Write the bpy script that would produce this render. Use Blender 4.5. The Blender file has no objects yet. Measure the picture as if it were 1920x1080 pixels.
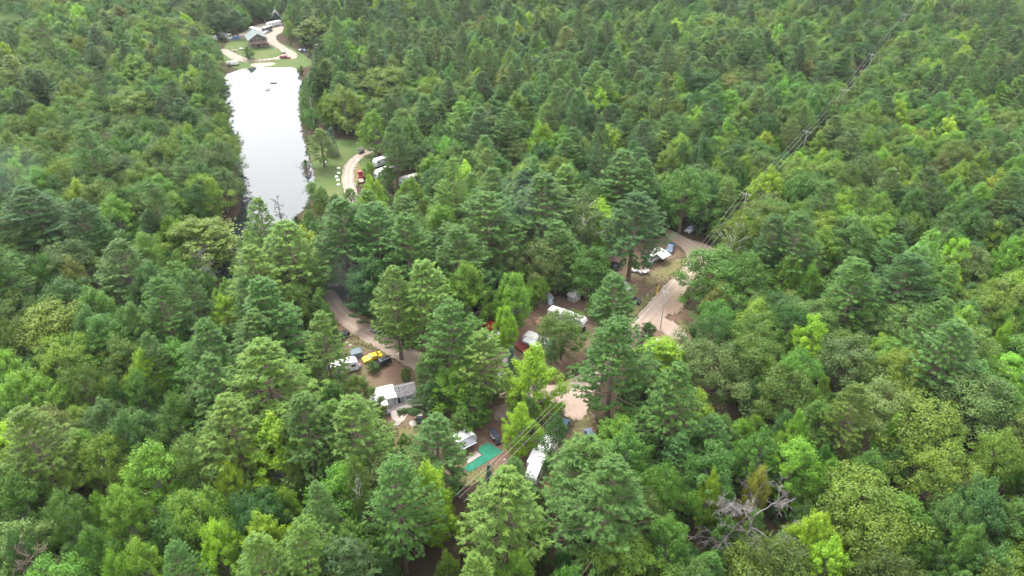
import bpy, bmesh, math, random
import numpy as np
from mathutils import Vector, Matrix
from mathutils.geometry import tessellate_polygon

# ---------------------------------------------------------------- camera, sky, sun, exposure
CAM_H, TILT, FPX = 108.0, 33.0, 1331.0          # metres, degrees below level, focal length in photo pixels
scene = bpy.context.scene
COL = scene.collection
cam_data = bpy.data.cameras.new('camera')
cam_data.sensor_width = 36.0
cam_data.lens = 36.0 * FPX / 1920.0
cam_data.clip_start, cam_data.clip_end = 0.5, 20000.0
cam = bpy.data.objects.new('camera', cam_data)
cam.location = (0, 0, CAM_H)
cam.rotation_euler = (math.radians(90 - TILT), 0, 0)
COL.objects.link(cam)
scene.camera = cam

SUN_EL, SUN_AZ = 62.0, -35.0                     # azimuth clockwise from +Y (view direction)
world = bpy.data.worlds.new('World')
scene.world = world
world.use_nodes = True
wn, wl = world.node_tree.nodes, world.node_tree.links
wn.clear()
sky = wn.new('ShaderNodeTexSky')
sky.sky_type = 'NISHITA'
sky.sun_disc = False
sky.sun_elevation = math.radians(SUN_EL)
sky.sun_rotation = math.radians(SUN_AZ)
sky.dust_density = 6.0
sky.air_density = 1.0
hs = wn.new('ShaderNodeHueSaturation')           # cloud cover: the blue is washed out of the sky
hs.inputs['Saturation'].default_value = 0.10
wmix = wn.new('ShaderNodeMix')
wmix.data_type = 'RGBA'
wmix.inputs[0].default_value = 0.6
wmix.inputs[7].default_value = (8.6, 8.75, 9.0, 1)   # even white overcast
bg = wn.new('ShaderNodeBackground')
bg.inputs['Strength'].default_value = 0.15
wo = wn.new('ShaderNodeOutputWorld')
wl.new(sky.outputs[0], hs.inputs['Color'])
wl.new(hs.outputs[0], wmix.inputs[6])
wl.new(wmix.outputs[2], bg.inputs['Color'])
wl.new(bg.outputs[0], wo.inputs['Surface'])

sun_data = bpy.data.lights.new('sun', 'SUN')
sun_data.energy = 1.5
sun_data.angle = math.radians(15)
sun_data.color = (1.0, 0.96, 0.9)
sun = bpy.data.objects.new('sun', sun_data)
sa, se = math.radians(SUN_AZ), math.radians(SUN_EL)
sun_dir = Vector((math.sin(sa) * math.cos(se), math.cos(sa) * math.cos(se), math.sin(se)))
sun.rotation_euler = sun_dir.to_track_quat('Z', 'Y').to_euler()
sun.location = (0, 0, 300)
COL.objects.link(sun)

vs = scene.view_settings
vs.view_transform = 'Standard'
vs.look = 'None'
vs.exposure = 2.0
vs.gamma = 1.0
vs.use_curve_mapping = False
scene.render.engine = 'CYCLES'
cy = scene.cycles
cy.max_bounces, cy.diffuse_bounces, cy.glossy_bounces = 4, 2, 2
cy.transmission_bounces, cy.transparent_max_bounces, cy.volume_bounces = 3, 6, 0
cy.use_denoising = True
cy.use_adaptive_sampling = True
cy.adaptive_threshold = 0.01
cy.caustics_reflective = cy.caustics_refractive = False

random.seed(7)
R = np.random.RandomState(11)

# ---------------------------------------------------------------- photo pixel -> place on the ground (or at height z)
_t = math.radians(TILT)
_c, _s = math.cos(_t), math.sin(_t)

def P(px, py, z=0.0):
    u, v = (px - 960) / FPX, (540 - py) / FPX
    d = (u, _c + v * _s, -_s + v * _c)
    k = (z - CAM_H) / d[2]
    return Vector((d[0] * k, d[1] * k, z))

def project(x, y, z):
    dz = z - CAM_H
    depth = y * _c - dz * _s
    up = y * _s + dz * _c
    return 960 + FPX * x / depth, 540 - FPX * up / depth, depth

# ---------------------------------------------------------------- materials
MATS = {}

def new_mat(name):
    m = bpy.data.materials.new(name)
    m.use_nodes = True
    n = m.node_tree.nodes
    return m, n, m.node_tree.links, n['Principled BSDF']

def mat(name, col, rough=0.6, spec=0.3, var=0.12, scale=3.0, metal=0.0, bump=0.0):
    """plain surface with slight mottling from a noise"""
    if name in MATS:
        return MATS[name]
    m, n, l, b = new_mat(name)
    tc = n.new('ShaderNodeTexCoord')
    nz = n.new('ShaderNodeTexNoise')
    nz.inputs['Scale'].default_value = scale
    nz.inputs['Detail'].default_value = 5
    l.new(tc.outputs['Object'], nz.inputs['Vector'])
    mx = n.new('ShaderNodeMix')
    mx.data_type = 'RGBA'
    mx.inputs[6].default_value = (*[c * (1 - var) for c in col], 1)
    mx.inputs[7].default_value = (*[min(1, c * (1 + var)) for c in col], 1)
    l.new(nz.outputs['Fac'], mx.inputs[0])
    l.new(mx.outputs[2], b.inputs['Base Color'])
    b.inputs['Roughness'].default_value = rough
    b.inputs['Specular IOR Level'].default_value = spec
    b.inputs['Metallic'].default_value = metal
    if bump:
        bp = n.new('ShaderNodeBump')
        bp.inputs['Strength'].default_value = bump
        l.new(nz.outputs['Fac'], bp.inputs['Height'])
        l.new(bp.outputs[0], b.inputs['Normal'])
    MATS[name] = m
    return m

def ground_mat(name, stops, s1=0.08, s2=1.3, bump=0.4, rough=0.95):
    """soil or turf: two noises in world metres drive a colour ramp"""
    m, n, l, b = new_mat(name)
    geo = n.new('ShaderNodeNewGeometry')
    a = n.new('ShaderNodeTexNoise'); a.inputs['Scale'].default_value = s1; a.inputs['Detail'].default_value = 8; a.inputs['Roughness'].default_value = 0.7
    c = n.new('ShaderNodeTexNoise'); c.inputs['Scale'].default_value = s2; c.inputs['Detail'].default_value = 8; c.inputs['Roughness'].default_value = 0.75
    l.new(geo.outputs['Position'], a.inputs['Vector']); l.new(geo.outputs['Position'], c.inputs['Vector'])
    ad = n.new('ShaderNodeMath'); ad.operation = 'ADD'
    l.new(a.outputs['Fac'], ad.inputs[0]); l.new(c.outputs['Fac'], ad.inputs[1])
    mr = n.new('ShaderNodeMapRange')
    mr.inputs['From Min'].default_value = 0.68; mr.inputs['From Max'].default_value = 1.32
    l.new(ad.outputs[0], mr.inputs['Value'])
    cr = n.new('ShaderNodeValToRGB')
    el = cr.color_ramp.elements
    while len(el) < len(stops):
        el.new(0.5)
    for e, (p, col) in zip(el, stops):
        e.position = p; e.color = (*[c_ * 0.53 for c_ in col], 1)
    l.new(mr.outputs[0], cr.inputs['Fac'])
    l.new(cr.outputs['Color'], b.inputs['Base Color'])
    b.inputs['Roughness'].default_value = rough
    b.inputs['Specular IOR Level'].default_value = 0.1
    bp = n.new('ShaderNodeBump'); bp.inputs['Strength'].default_value = bump; bp.inputs['Distance'].default_value = 0.15
    l.new(c.outputs['Fac'], bp.inputs['Height']); l.new(bp.outputs[0], b.inputs['Normal'])
    MATS[name] = m
    return m

def foliage_mat(name, transl=0.3, spec=0.25, rough=0.55):
    """leaf colour = the tree's own tint varied leaf by leaf; thin leaves let some light through"""
    m, n, l, b = new_mat(name)
    ti = n.new('ShaderNodeAttribute'); ti.attribute_type = 'INSTANCER'; ti.attribute_name = 'tint'
    lv = n.new('ShaderNodeAttribute'); lv.attribute_type = 'GEOMETRY'; lv.attribute_name = 'leafv'
    cv = n.new('ShaderNodeAttribute'); cv.attribute_type = 'GEOMETRY'; cv.attribute_name = 'clumpv'
    mr = n.new('ShaderNodeMapRange'); mr.inputs['To Min'].default_value = 0.76; mr.inputs['To Max'].default_value = 1.24
    l.new(lv.outputs['Fac'], mr.inputs['Value'])
    sc = n.new('ShaderNodeVectorMath'); sc.operation = 'SCALE'
    l.new(ti.outputs['Vector'], sc.inputs[0]); l.new(mr.outputs[0], sc.inputs['Scale'])
    wm = n.new('ShaderNodeMix'); wm.data_type = 'VECTOR'
    wm.inputs[4].default_value = (0.88, 0.94, 1.0); wm.inputs[5].default_value = (1.16, 1.07, 0.85)
    l.new(cv.outputs['Fac'], wm.inputs[0])
    mu = n.new('ShaderNodeVectorMath'); mu.operation = 'MULTIPLY'
    l.new(sc.outputs[0], mu.inputs[0]); l.new(wm.outputs[1], mu.inputs[1])
    l.new(mu.outputs[0], b.inputs['Base Color'])
    b.inputs['Roughness'].default_value = rough
    b.inputs['Specular IOR Level'].default_value = spec
    tr = n.new('ShaderNodeBsdfTranslucent')
    tw = n.new('ShaderNodeVectorMath'); tw.operation = 'MULTIPLY'; tw.inputs[1].default_value = (1.15, 1.2, 0.6)
    l.new(mu.outputs[0], tw.inputs[0]); l.new(tw.outputs[0], tr.inputs['Color'])
    mx = n.new('ShaderNodeMixShader'); mx.inputs[0].default_value = transl
    out = n['Material Output']
    l.new(b.outputs[0], mx.inputs[1]); l.new(tr.outputs[0], mx.inputs[2]); l.new(mx.outputs[0], out.inputs['Surface'])
    MATS[name] = m
    return m

# ---------------------------------------------------------------- mesh builder and scene helpers
class MB:
    def __init__(s): s.v, s.f = [], []
    def add(s, vs_, fs):
        o = len(s.v); s.v += [tuple(v) for v in vs_]; s.f += [tuple(i + o for i in f) for f in fs]; return s
    def box(s, c, d, rz=0, ry=0, rx=0):
        m = Matrix.Translation(c) @ Matrix.Rotation(rz, 4, 'Z') @ Matrix.Rotation(ry, 4, 'Y') @ Matrix.Rotation(rx, 4, 'X')
        vs_ = [m @ Vector((x * d[0] / 2, y * d[1] / 2, z * d[2] / 2)) for x in (-1, 1) for y in (-1, 1) for z in (-1, 1)]
        return s.add(vs_, [(0, 1, 3, 2), (4, 6, 7, 5), (0, 4, 5, 1), (2, 3, 7, 6), (0, 2, 6, 4), (1, 5, 7, 3)])
    def tube(s, pts, rad, n=6, cap=True):
        pts = [Vector(p) for p in pts]
        if not hasattr(rad, '__len__'): rad = [rad] * len(pts)
        rings = []
        for i, p in enumerate(pts):
            d = (pts[min(i + 1, len(pts) - 1)] - pts[max(i - 1, 0)])
            d = d.normalized() if d.length > 1e-9 else Vector((0, 0, 1))
            a = d.cross(Vector((0, 0, 1)) if abs(d.z) < 0.9 else Vector((1, 0, 0))).normalized(); b = d.cross(a)
            rings.append([p + (a * math.cos(2 * math.pi * k / n) + b * math.sin(2 * math.pi * k / n)) * rad[i] for k in range(n)])
        vs_ = [v for r in rings for v in r]; fs = []
        for i in range(len(pts) - 1):
            for k in range(n):
                fs.append((i * n + k, i * n + (k + 1) % n, (i + 1) * n + (k + 1) % n, (i + 1) * n + k))
        if cap: fs += [tuple(range(n - 1, -1, -1)), tuple((len(pts) - 1) * n + k for k in range(n))]
        return s.add(vs_, fs)
    def prism(s, prof, y0, y1, hw=None):
        """side profile [(x,z)] swept across y; hw(z) optionally narrows it"""
        n = len(prof)
        L_ = [(x, y0 * (hw(z) if hw else 1), z) for x, z in prof]; R_ = [(x, y1 * (hw(z) if hw else 1), z) for x, z in prof]
        fs = [tuple(range(n)), tuple(range(2 * n - 1, n - 1, -1))]
        for k in range(n): fs.append((k, k + n, (k + 1) % n + n, (k + 1) % n))
        return s.add(L_ + R_, fs)
    def slab(s, pts, th):
        """polygon in space given a thickness along its normal"""
        pts = [Vector(p) for p in pts]; n = len(pts)
        nor = (pts[1] - pts[0]).cross(pts[2] - pts[0]).normalized() * th
        fs = [tuple(range(n)), tuple(range(2 * n - 1, n - 1, -1))]
        for k in range(n): fs.append((k, k + n, (k + 1) % n + n, (k + 1) % n))
        return s.add([p + nor for p in pts] + pts, fs)
    def mesh(s, name, m=None):
        me = bpy.data.meshes.new(name); me.from_pydata(s.v, [], s.f); me.validate(); me.update()
        bm = bmesh.new(); bm.from_mesh(me); bmesh.ops.recalc_face_normals(bm, faces=bm.faces); bm.to_mesh(me); bm.free()
        if m: me.materials.append(m)
        return me
    def build(s, name, m, parent=None, bevel=0.0, smooth=False, seg=2):
        o = bpy.data.objects.new(name, s.mesh(name, m)); COL.objects.link(o)
        if parent: o.parent = parent
        if bevel:
            b = o.modifiers.new('edge', 'BEVEL'); b.width = bevel; b.segments = seg; b.limit_method = 'ANGLE'; b.angle_limit = math.radians(40)
        if smooth:
            for p in o.data.polygons: p.use_smooth = True
        return o

def box(name, c, d, m, parent, bevel=0.0, rz=0, ry=0, rx=0):
    return MB().box(c, d, rz, ry, rx).build(name, m, parent, bevel)

def tag(o, label, cat=None, group=None, kind=None):
    o['label'] = label
    if cat: o['category'] = cat
    if group: o['group'] = group
    if kind: o['kind'] = kind
    return o

def thing(name, label, cat, loc, rz=0, group=None):
    o = bpy.data.objects.new(name, None); COL.objects.link(o)
    o.empty_display_size = 0.3
    o.location = loc; o.rotation_euler = (0, 0, rz)
    return tag(o, label, cat, group)

def heading(a, b):
    return math.atan2(b.y - a.y, b.x - a.x)

# flat cover of the ground: outline traced on the ground plane, corners rounded, edge frayed
SHEETS = []

def chaikin(pts, k=2):
    for _ in range(k):
        q = []
        for i in range(len(pts)):
            a, b = pts[i], pts[(i + 1) % len(pts)]
            q += [a * 0.75 + b * 0.25, a * 0.25 + b * 0.75]
        pts = q
    return pts

def sheet_pts(name, pts, z, m, fray=0.3, label=None, kind='structure', seed=1, cat=None):
    rr = random.Random(seed)
    pts = chaikin([Vector((p.x, p.y, 0)) for p in pts])
    z += 0.0007 * len(SHEETS)                      # no two covers share a plane
    SHEETS.append((name, [(p.x, p.y) for p in pts]))
    dense = []
    for i in range(len(pts)):
        a, b = pts[i], pts[(i + 1) % len(pts)]
        n = max(1, int((b - a).length / 0.7))
        for k in range(n): dense.append(a + (b - a) * k / n)
    out = []
    w1 = 0
    for i, p in enumerate(dense):
        t = dense[(i + 1) % len(dense)] - dense[i - 1]
        nrm = Vector((-t.y, t.x, 0)).normalized() if t.length > 1e-6 else Vector((0, 0, 0))
        w1 = 0.7 * w1 + rr.uniform(-1, 1)
        q = p + nrm * (fray * (0.5 * w1 + 0.6 * rr.uniform(-1, 1)))
        out.append(Vector((q.x, q.y, z)))
    tris = tessellate_polygon([out])
    me = bpy.data.meshes.new(name); me.from_pydata([tuple(p) for p in out], [], [tuple(t) for t in tris]); me.update()
    bm = bmesh.new(); bm.from_mesh(me)
    for f in bm.faces:
        if f.normal.z < 0: f.normal_flip()
    bm.to_mesh(me); bm.free()
    me.materials.append(m)
    o = bpy.data.objects.new(name, me); COL.objects.link(o)
    o['kind'] = kind
    if label: o['label'] = label
    if cat: o['category'] = cat
    return o

def sheet(name, px, z, m, **k):
    return sheet_pts(name, [P(*p) for p in px], z, m, **k)

def strip(name, px, width, z, m, **k):
    """road of given width along a centre line"""
    c = [P(*p) for p in px]
    if not hasattr(width, '__len__'): width = [width] * len(c)
    Lp, Rp = [], []
    for i, p in enumerate(c):
        t = c[min(i + 1, len(c) - 1)] - c[max(i - 1, 0)]
        n = Vector((-t.y, t.x, 0)).normalized() * width[i] / 2
        Lp.append(p + n); Rp.append(p - n)
    return sheet_pts(name, Lp + Rp[::-1], z, m, **k)

# ---------------------------------------------------------------- ground, roads, lawns, pond
FLOOR = ground_mat('forest_floor', [(0.0, (0.035, 0.022, 0.016)), (0.45, (0.075, 0.046, 0.032)), (0.75, (0.05, 0.06, 0.022)), (1.0, (0.11, 0.075, 0.05))])
LITTER = ground_mat('needle_litter', [(0.0, (0.1, 0.06, 0.04)), (0.3, (0.19, 0.115, 0.085)), (0.55, (0.23, 0.155, 0.11)), (0.66, (0.13, 0.13, 0.055)), (0.8, (0.2, 0.16, 0.095)), (1.0, (0.3, 0.22, 0.16))])
DRYGRASS = ground_mat('dry_grass', [(0.0, (0.11, 0.13, 0.045)), (0.45, (0.2, 0.18, 0.08)), (0.75, (0.27, 0.2, 0.12)), (1.0, (0.12, 0.15, 0.05))], s1=0.12)
GRASS = ground_mat('lawn_grass', [(0.0, (0.06, 0.105, 0.028)), (0.45, (0.09, 0.14, 0.04)), (0.72, (0.14, 0.155, 0.06)), (1.0, (0.25, 0.21, 0.12))], s1=0.06)
DIRT = ground_mat('packed_dirt', [(0.0, (0.3, 0.21, 0.16)), (0.5, (0.42, 0.32, 0.255)), (1.0, (0.5, 0.4, 0.33))], s1=0.15, s2=2.0, bump=0.25)
SAND = ground_mat('pale_sand', [(0.0, (0.28, 0.225, 0.175)), (0.5, (0.345, 0.295, 0.24)), (1.0, (0.4, 0.35, 0.29))], s1=0.2, s2=2.0, bump=0.2)

me = bpy.data.meshes.new('ground')
g = 6000
me.from_pydata([(-g, -g, 0), (g, -g, 0), (g, g, 0), (-g, g, 0)], [], [(0, 1, 2, 3)])
me.materials.append(FLOOR)
o = bpy.data.objects.new('ground', me); COL.objects.link(o); o['kind'] = 'structure'

# yards of the camp sites
sheet('yard', [(612, 600), (628, 570), (650, 575), (700, 600), (740, 640), (790, 665), (810, 700), (880, 730), (960, 735), (975, 790), (960, 850), (955, 885), (900, 905), (830, 900), (760, 860), (720, 810), (690, 760), (650, 715), (605, 690)], 0.008, LITTER, fray=0.5, seed=2)
sheet('yard', [(890, 600), (940, 570), (1010, 555), (1080, 560), (1130, 580), (1180, 600), (1120, 640), (1090, 690), (1030, 720), (960, 715), (905, 680)], 0.008, LITTER, fray=0.5, seed=3)
sheet('yard', [(1130, 500), (1150, 470), (1215, 460), (1250, 440), (1285, 455), (1305, 490), (1270, 525), (1235, 565), (1200, 600), (1150, 620), (1140, 580), (1150, 530)], 0.008, LITTER, fray=0.5, seed=4)
sheet('yard', [(1215, 595), (1260, 570), (1320, 590), (1340, 640), (1280, 665), (1200, 650)], 0.008, LITTER, fray=0.5, seed=5)
sheet('yard', [(960, 830), (1010, 800), (1060, 790), (1110, 760), (1125, 830), (1100, 880), (1040, 920), (970, 920)], 0.008, LITTER, fray=0.5, seed=6)
# thin dry grass patches in the yards
sheet('dry_grass_patch', [(1205, 520), (1240, 495), (1278, 480), (1292, 492), (1268, 512), (1235, 530), (1212, 545)], 0.016, DRYGRASS, fray=0.7, seed=7)
sheet('dry_grass_patch', [(1195, 560), (1225, 545), (1240, 552), (1215, 575), (1188, 602), (1172, 608), (1180, 580)], 0.016, DRYGRASS, fray=0.6, seed=8)
sheet('dry_grass_patch', [(655, 625), (690, 632), (735, 662), (745, 680), (700, 655), (668, 645)], 0.016, DRYGRASS, fray=0.6, seed=9)
sheet('dry_grass_patch', [(738, 800), (775, 800), (800, 812), (790, 835), (750, 830)], 0.016, DRYGRASS, fray=0.7, seed=10)
sheet('dry_grass_patch', [(850, 890), (905, 880), (930, 870), (915, 905), (860, 915)], 0.016, DRYGRASS, fray=0.7, seed=11)
sheet('dry_grass_patch', [(1075, 790), (1105, 775), (1112, 800), (1090, 830), (1068, 818)], 0.016, DRYGRASS, fray=0.7, seed=12)
sheet('dry_grass_patch', [(1265, 600), (1290, 600), (1295, 622), (1278, 622)], 0.016, DRYGRASS, fray=0.4, seed=13)

# roads
ROAD_L = [(612, 545), (630, 580), (660, 607), (700, 632), (745, 657), (790, 682), (840, 708), (890, 727), (950, 735), (1010, 738), (1060, 735)]
strip('dirt_road', ROAD_L, [4.6, 5, 5.2, 5.4, 5.8, 5.6, 5.2, 5, 4.6, 5, 6], 0.03, DIRT, fray=0.28, seed=21)
sheet('dirt_road', [(1246, 425), (1265, 437), (1300, 452), (1336, 462), (1344, 478), (1320, 505), (1290, 530), (1283, 560), (1278, 585), (1258, 590), (1243, 594), (1262, 603), (1290, 622), (1283, 643), (1252, 630), (1225, 612), (1195, 645), (1150, 690), (1112, 735), (1104, 770), (1092, 790), (1062, 785), (1042, 755), (1040, 730), (1062, 712), (1100, 700), (1145, 645), (1182, 605), (1212, 572), (1240, 540), (1272, 510), (1288, 492), (1286, 472), (1262, 456), (1246, 440)], 0.03, DIRT, fray=0.3, seed=22)
sheet('dirt_patch', [(1238, 560), (1270, 545), (1285, 560), (1275, 590), (1248, 592)], 0.036, ground_mat('reddish_dirt', [(0, (0.3, 0.19, 0.14)), (0.5, (0.38, 0.27, 0.2)), (1, (0.42, 0.32, 0.25))]), fray=0.5, seed=23)
sheet('dirt_path', [(915, 770), (945, 755), (965, 760), (958, 785), (935, 790)], 0.024, DIRT, fray=0.5, seed=24)
# concrete and stones by the park home come with the objects

# pond side lawn and its pale road
sheet('lawn', [(575, 265), (610, 258), (675, 264), (700, 275), (705, 300), (690, 320), (670, 345), (655, 385), (600, 380), (585, 345), (590, 320), (580, 290)], 0.01, GRASS, fray=0.4, seed=31)
strip('gravel_road', [(712, 274), (690, 283), (668, 296), (654, 314), (652, 338), (658, 362), (664, 395)], [3.8, 4.2, 4.4, 4.6, 4.6, 4.4, 4], 0.03, SAND, fray=0.2, seed=32)
sheet('dry_verge', [(664, 308), (672, 305), (678, 318), (670, 350), (664, 352), (661, 330)], 0.022, DRYGRASS, fray=0.3, seed=33)

# lodge clearing at the far end of the pond
sheet('lawn', [(425, 78), (455, 72), (500, 70), (540, 85), (575, 105), (590, 122), (560, 130), (470, 131), (425, 127), (415, 105)], 0.01, GRASS, fray=0.5, seed=41)
sheet('gravel_yard', [(420, 70), (458, 62), (470, 50), (500, 42), (535, 48), (530, 62), (517, 66), (519, 76), (535, 88), (555, 98), (560, 108), (545, 111), (525, 111), (510, 109), (524, 105), (531, 100), (522, 92), (508, 84), (500, 79), (470, 70), (425, 78)], 0.03, SAND, fray=0.4, seed=42)
strip('gravel_road', [(416, 92), (432, 102), (446, 110), (462, 114), (490, 114), (520, 109.5), (545, 107)], [5, 6, 7, 6, 5, 5, 5], 0.034, SAND, fray=0.4, seed=43)
sheet('beach', [(466, 122), (480, 118), (516, 117), (518, 121), (500, 124.5), (480, 126.5)], 0.05, DIRT, fray=0.4, seed=44)

# wheel tracks worn into the roads
TRACK = ground_mat('worn_track', [(0.0, (0.36, 0.27, 0.215)), (0.5, (0.47, 0.37, 0.3)), (1.0, (0.54, 0.445, 0.37))], s1=0.3, s2=2.4, bump=0.2)
def tracks(px, off, z, seed):
    c = [P(*p) for p in px]
    for s_ in (-1, 1):
        q = []
        for i, p in enumerate(c):
            t = c[min(i + 1, len(c) - 1)] - c[max(i - 1, 0)]
            q.append(p + Vector((-t.y, t.x, 0)).normalized() * off * s_)
        Lp = [p + Vector((0, 0, 0)) for p in q]
        out_l, out_r = [], []
        for i, p in enumerate(q):
            t = q[min(i + 1, len(q) - 1)] - q[max(i - 1, 0)]; n_ = Vector((-t.y, t.x, 0)).normalized() * .32
            out_l.append(p + n_); out_r.append(p - n_)
        sheet_pts('wheel_track', out_l + out_r[::-1], z, TRACK, fray=.12, seed=seed + s_)
tracks(ROAD_L, .85, .04, 71)
tracks([(1252, 432), (1285, 452), (1312, 470), (1306, 495), (1275, 525), (1245, 560), (1215, 590), (1170, 640), (1120, 695), (1075, 740)], .9, .044, 75)
tracks([(690, 283), (668, 296), (654, 314), (652, 338), (658, 362)], .85, .04, 79)

# pond
m, n, l, b = new_mat('pond_water')
b.inputs['Base Color'].default_value = (0.012, 0.016, 0.016, 1)
b.inputs['Roughness'].default_value = 0.02
b.inputs['IOR'].default_value = 1.42
b.inputs['Specular IOR Level'].default_value = 0.9
tcn = n.new('ShaderNodeNewGeometry')
nz = n.new('ShaderNodeTexNoise'); nz.inputs['Scale'].default_value = 0.9; nz.inputs['Detail'].default_value = 3
bp = n.new('ShaderNodeBump'); bp.inputs['Strength'].default_value = 0.05; bp.inputs['Distance'].default_value = 0.06
l.new(tcn.outputs['Position'], nz.inputs['Vector']); l.new(nz.outputs['Fac'], bp.inputs['Height']); l.new(bp.outputs[0], b.inputs['Normal'])
POND_PX = [(405, 150), (430, 138), (455, 129), (490, 126), (525, 127), (556, 126), (566, 150), (562, 200), (564, 240), (572, 270), (585, 305), (592, 335), (585, 370), (560, 405), (520, 440), (470, 480), (445, 520), (405, 530), (385, 480), (400, 440), (440, 415), (455, 380), (448, 330), (430, 260), (415, 200)]
sheet('pond_water', POND_PX, 0.05, m, fray=0.9, seed=51)

# ---------------------------------------------------------------- trees: a few models of each kind, built leaf by leaf
LEAF = foliage_mat('leaves', 0.3, 0.2, 0.5)
NEEDLE = foliage_mat('needles', 0.18, 0.15, 0.6)
BARK = mat('bark', (0.12, 0.09, 0.07), 0.9, 0.1, 0.4, 2.0)
BARK_GREY = mat('grey_bark', (0.21, 0.19, 0.175), 0.9, 0.1, 0.3, 2.0)
BARK_WHITE = mat('birch_bark', (0.5, 0.48, 0.44), 0.8, 0.1, 0.35, 1.5)
DEADWOOD = mat('bleached_deadwood', (0.12, 0.108, 0.105), 0.9, 0.1, 0.25, 1.5)
DEADRED = mat('dead_brown_twigs', (0.11, 0.08, 0.068), 0.9, 0.1, 0.25, 1.5)

def unit(v): return v / np.maximum(np.linalg.norm(v, axis=1, keepdims=True), 1e-9)

def cards(c, axis, nrm, ln, wd):
    """one folded rhombic leaf (or tuft of needles) per row"""
    nrm = unit(nrm); axis = axis - nrm * np.sum(axis * nrm, 1, keepdims=True); axis = unit(axis)
    side = np.cross(nrm, axis); ln, wd = ln[:, None], wd[:, None]
    v = np.stack([c - axis * ln * .5, c + side * wd * .5 + nrm * wd * .12 + axis * ln * .06, c + axis * ln * .5, c - side * wd * .5 + nrm * wd * .12 + axis * ln * .06], 1)
    return v.reshape(-1, 3)

def leaf_mesh(name, quads, leafv, clumpv, material):
    n = len(quads) // 4
    me = bpy.data.meshes.new(name)
    me.vertices.add(n * 4); me.vertices.foreach_set('co', quads.astype(np.float32).ravel())
    me.loops.add(n * 4); me.loops.foreach_set('vertex_index', np.arange(n * 4, dtype=np.int32))
    me.polygons.add(n); me.polygons.foreach_set('loop_start', np.arange(0, n * 4, 4, dtype=np.int32))
    try: me.polygons.foreach_set('loop_total', np.full(n, 4, np.int32))
    except Exception: pass
    me.update(calc_edges=True)
    for k, a in (('leafv', leafv), ('clumpv', clumpv)):
        at = me.attributes.new(k, 'FLOAT', 'FACE'); at.data.foreach_set('value', a.astype(np.float32))
    me.materials.append(material)
    return me

def clump_leaves(rs, tips, axes, k, rad, ln_along, size, aspect, outward, up=0.5, jit=0.6):
    """k leaves round every twig tip"""
    n = len(tips)
    t = np.repeat(tips, k, 0); a = np.repeat(axes, k, 0)
    off = rs.normal(0, 1, (n * k, 3)); off = unit(off) * (rs.uniform(0.25, 1, (n * k, 1)) ** 0.6) * np.repeat(rad, k)[:, None]
    off[:, 2] = np.where(off[:, 2] < 0, off[:, 2] * .45, off[:, 2] * .85)
    c = t + off + a * rs.uniform(-ln_along, ln_along * .7, (n * k, 1))
    nrm = unit(off) * outward + a * 0.4 + np.array([0, 0, up]) + rs.normal(0, jit, (n * k, 3))
    ax = a + rs.normal(0, .8, (n * k, 3))
    s = size * rs.uniform(.65, 1.35, n * k)
    return cards(c, ax, nrm, s, s * aspect), rs.uniform(0, 1, n * k), np.clip(np.repeat(rs.uniform(0.1, .9, n), k) + rs.normal(0, .1, n * k), 0, 1)

def limb(mb, a, b, r0, r1, rs, sag=0.0, n=4, seg=4):
    a, b = Vector(a), Vector(b); pts = []
    L_ = (b - a).length
    for i in range(seg + 1):
        t = i / seg
        w = math.sin(t * math.pi) * L_ * 0.05
        pts.append(a.lerp(b, t) + Vector((rs.normal() * w, rs.normal() * w, sag * math.sin(t * math.pi) * L_)))
    mb.tube(pts, [r0 + (r1 - r0) * i / seg for i in range(seg + 1)], n)

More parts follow.
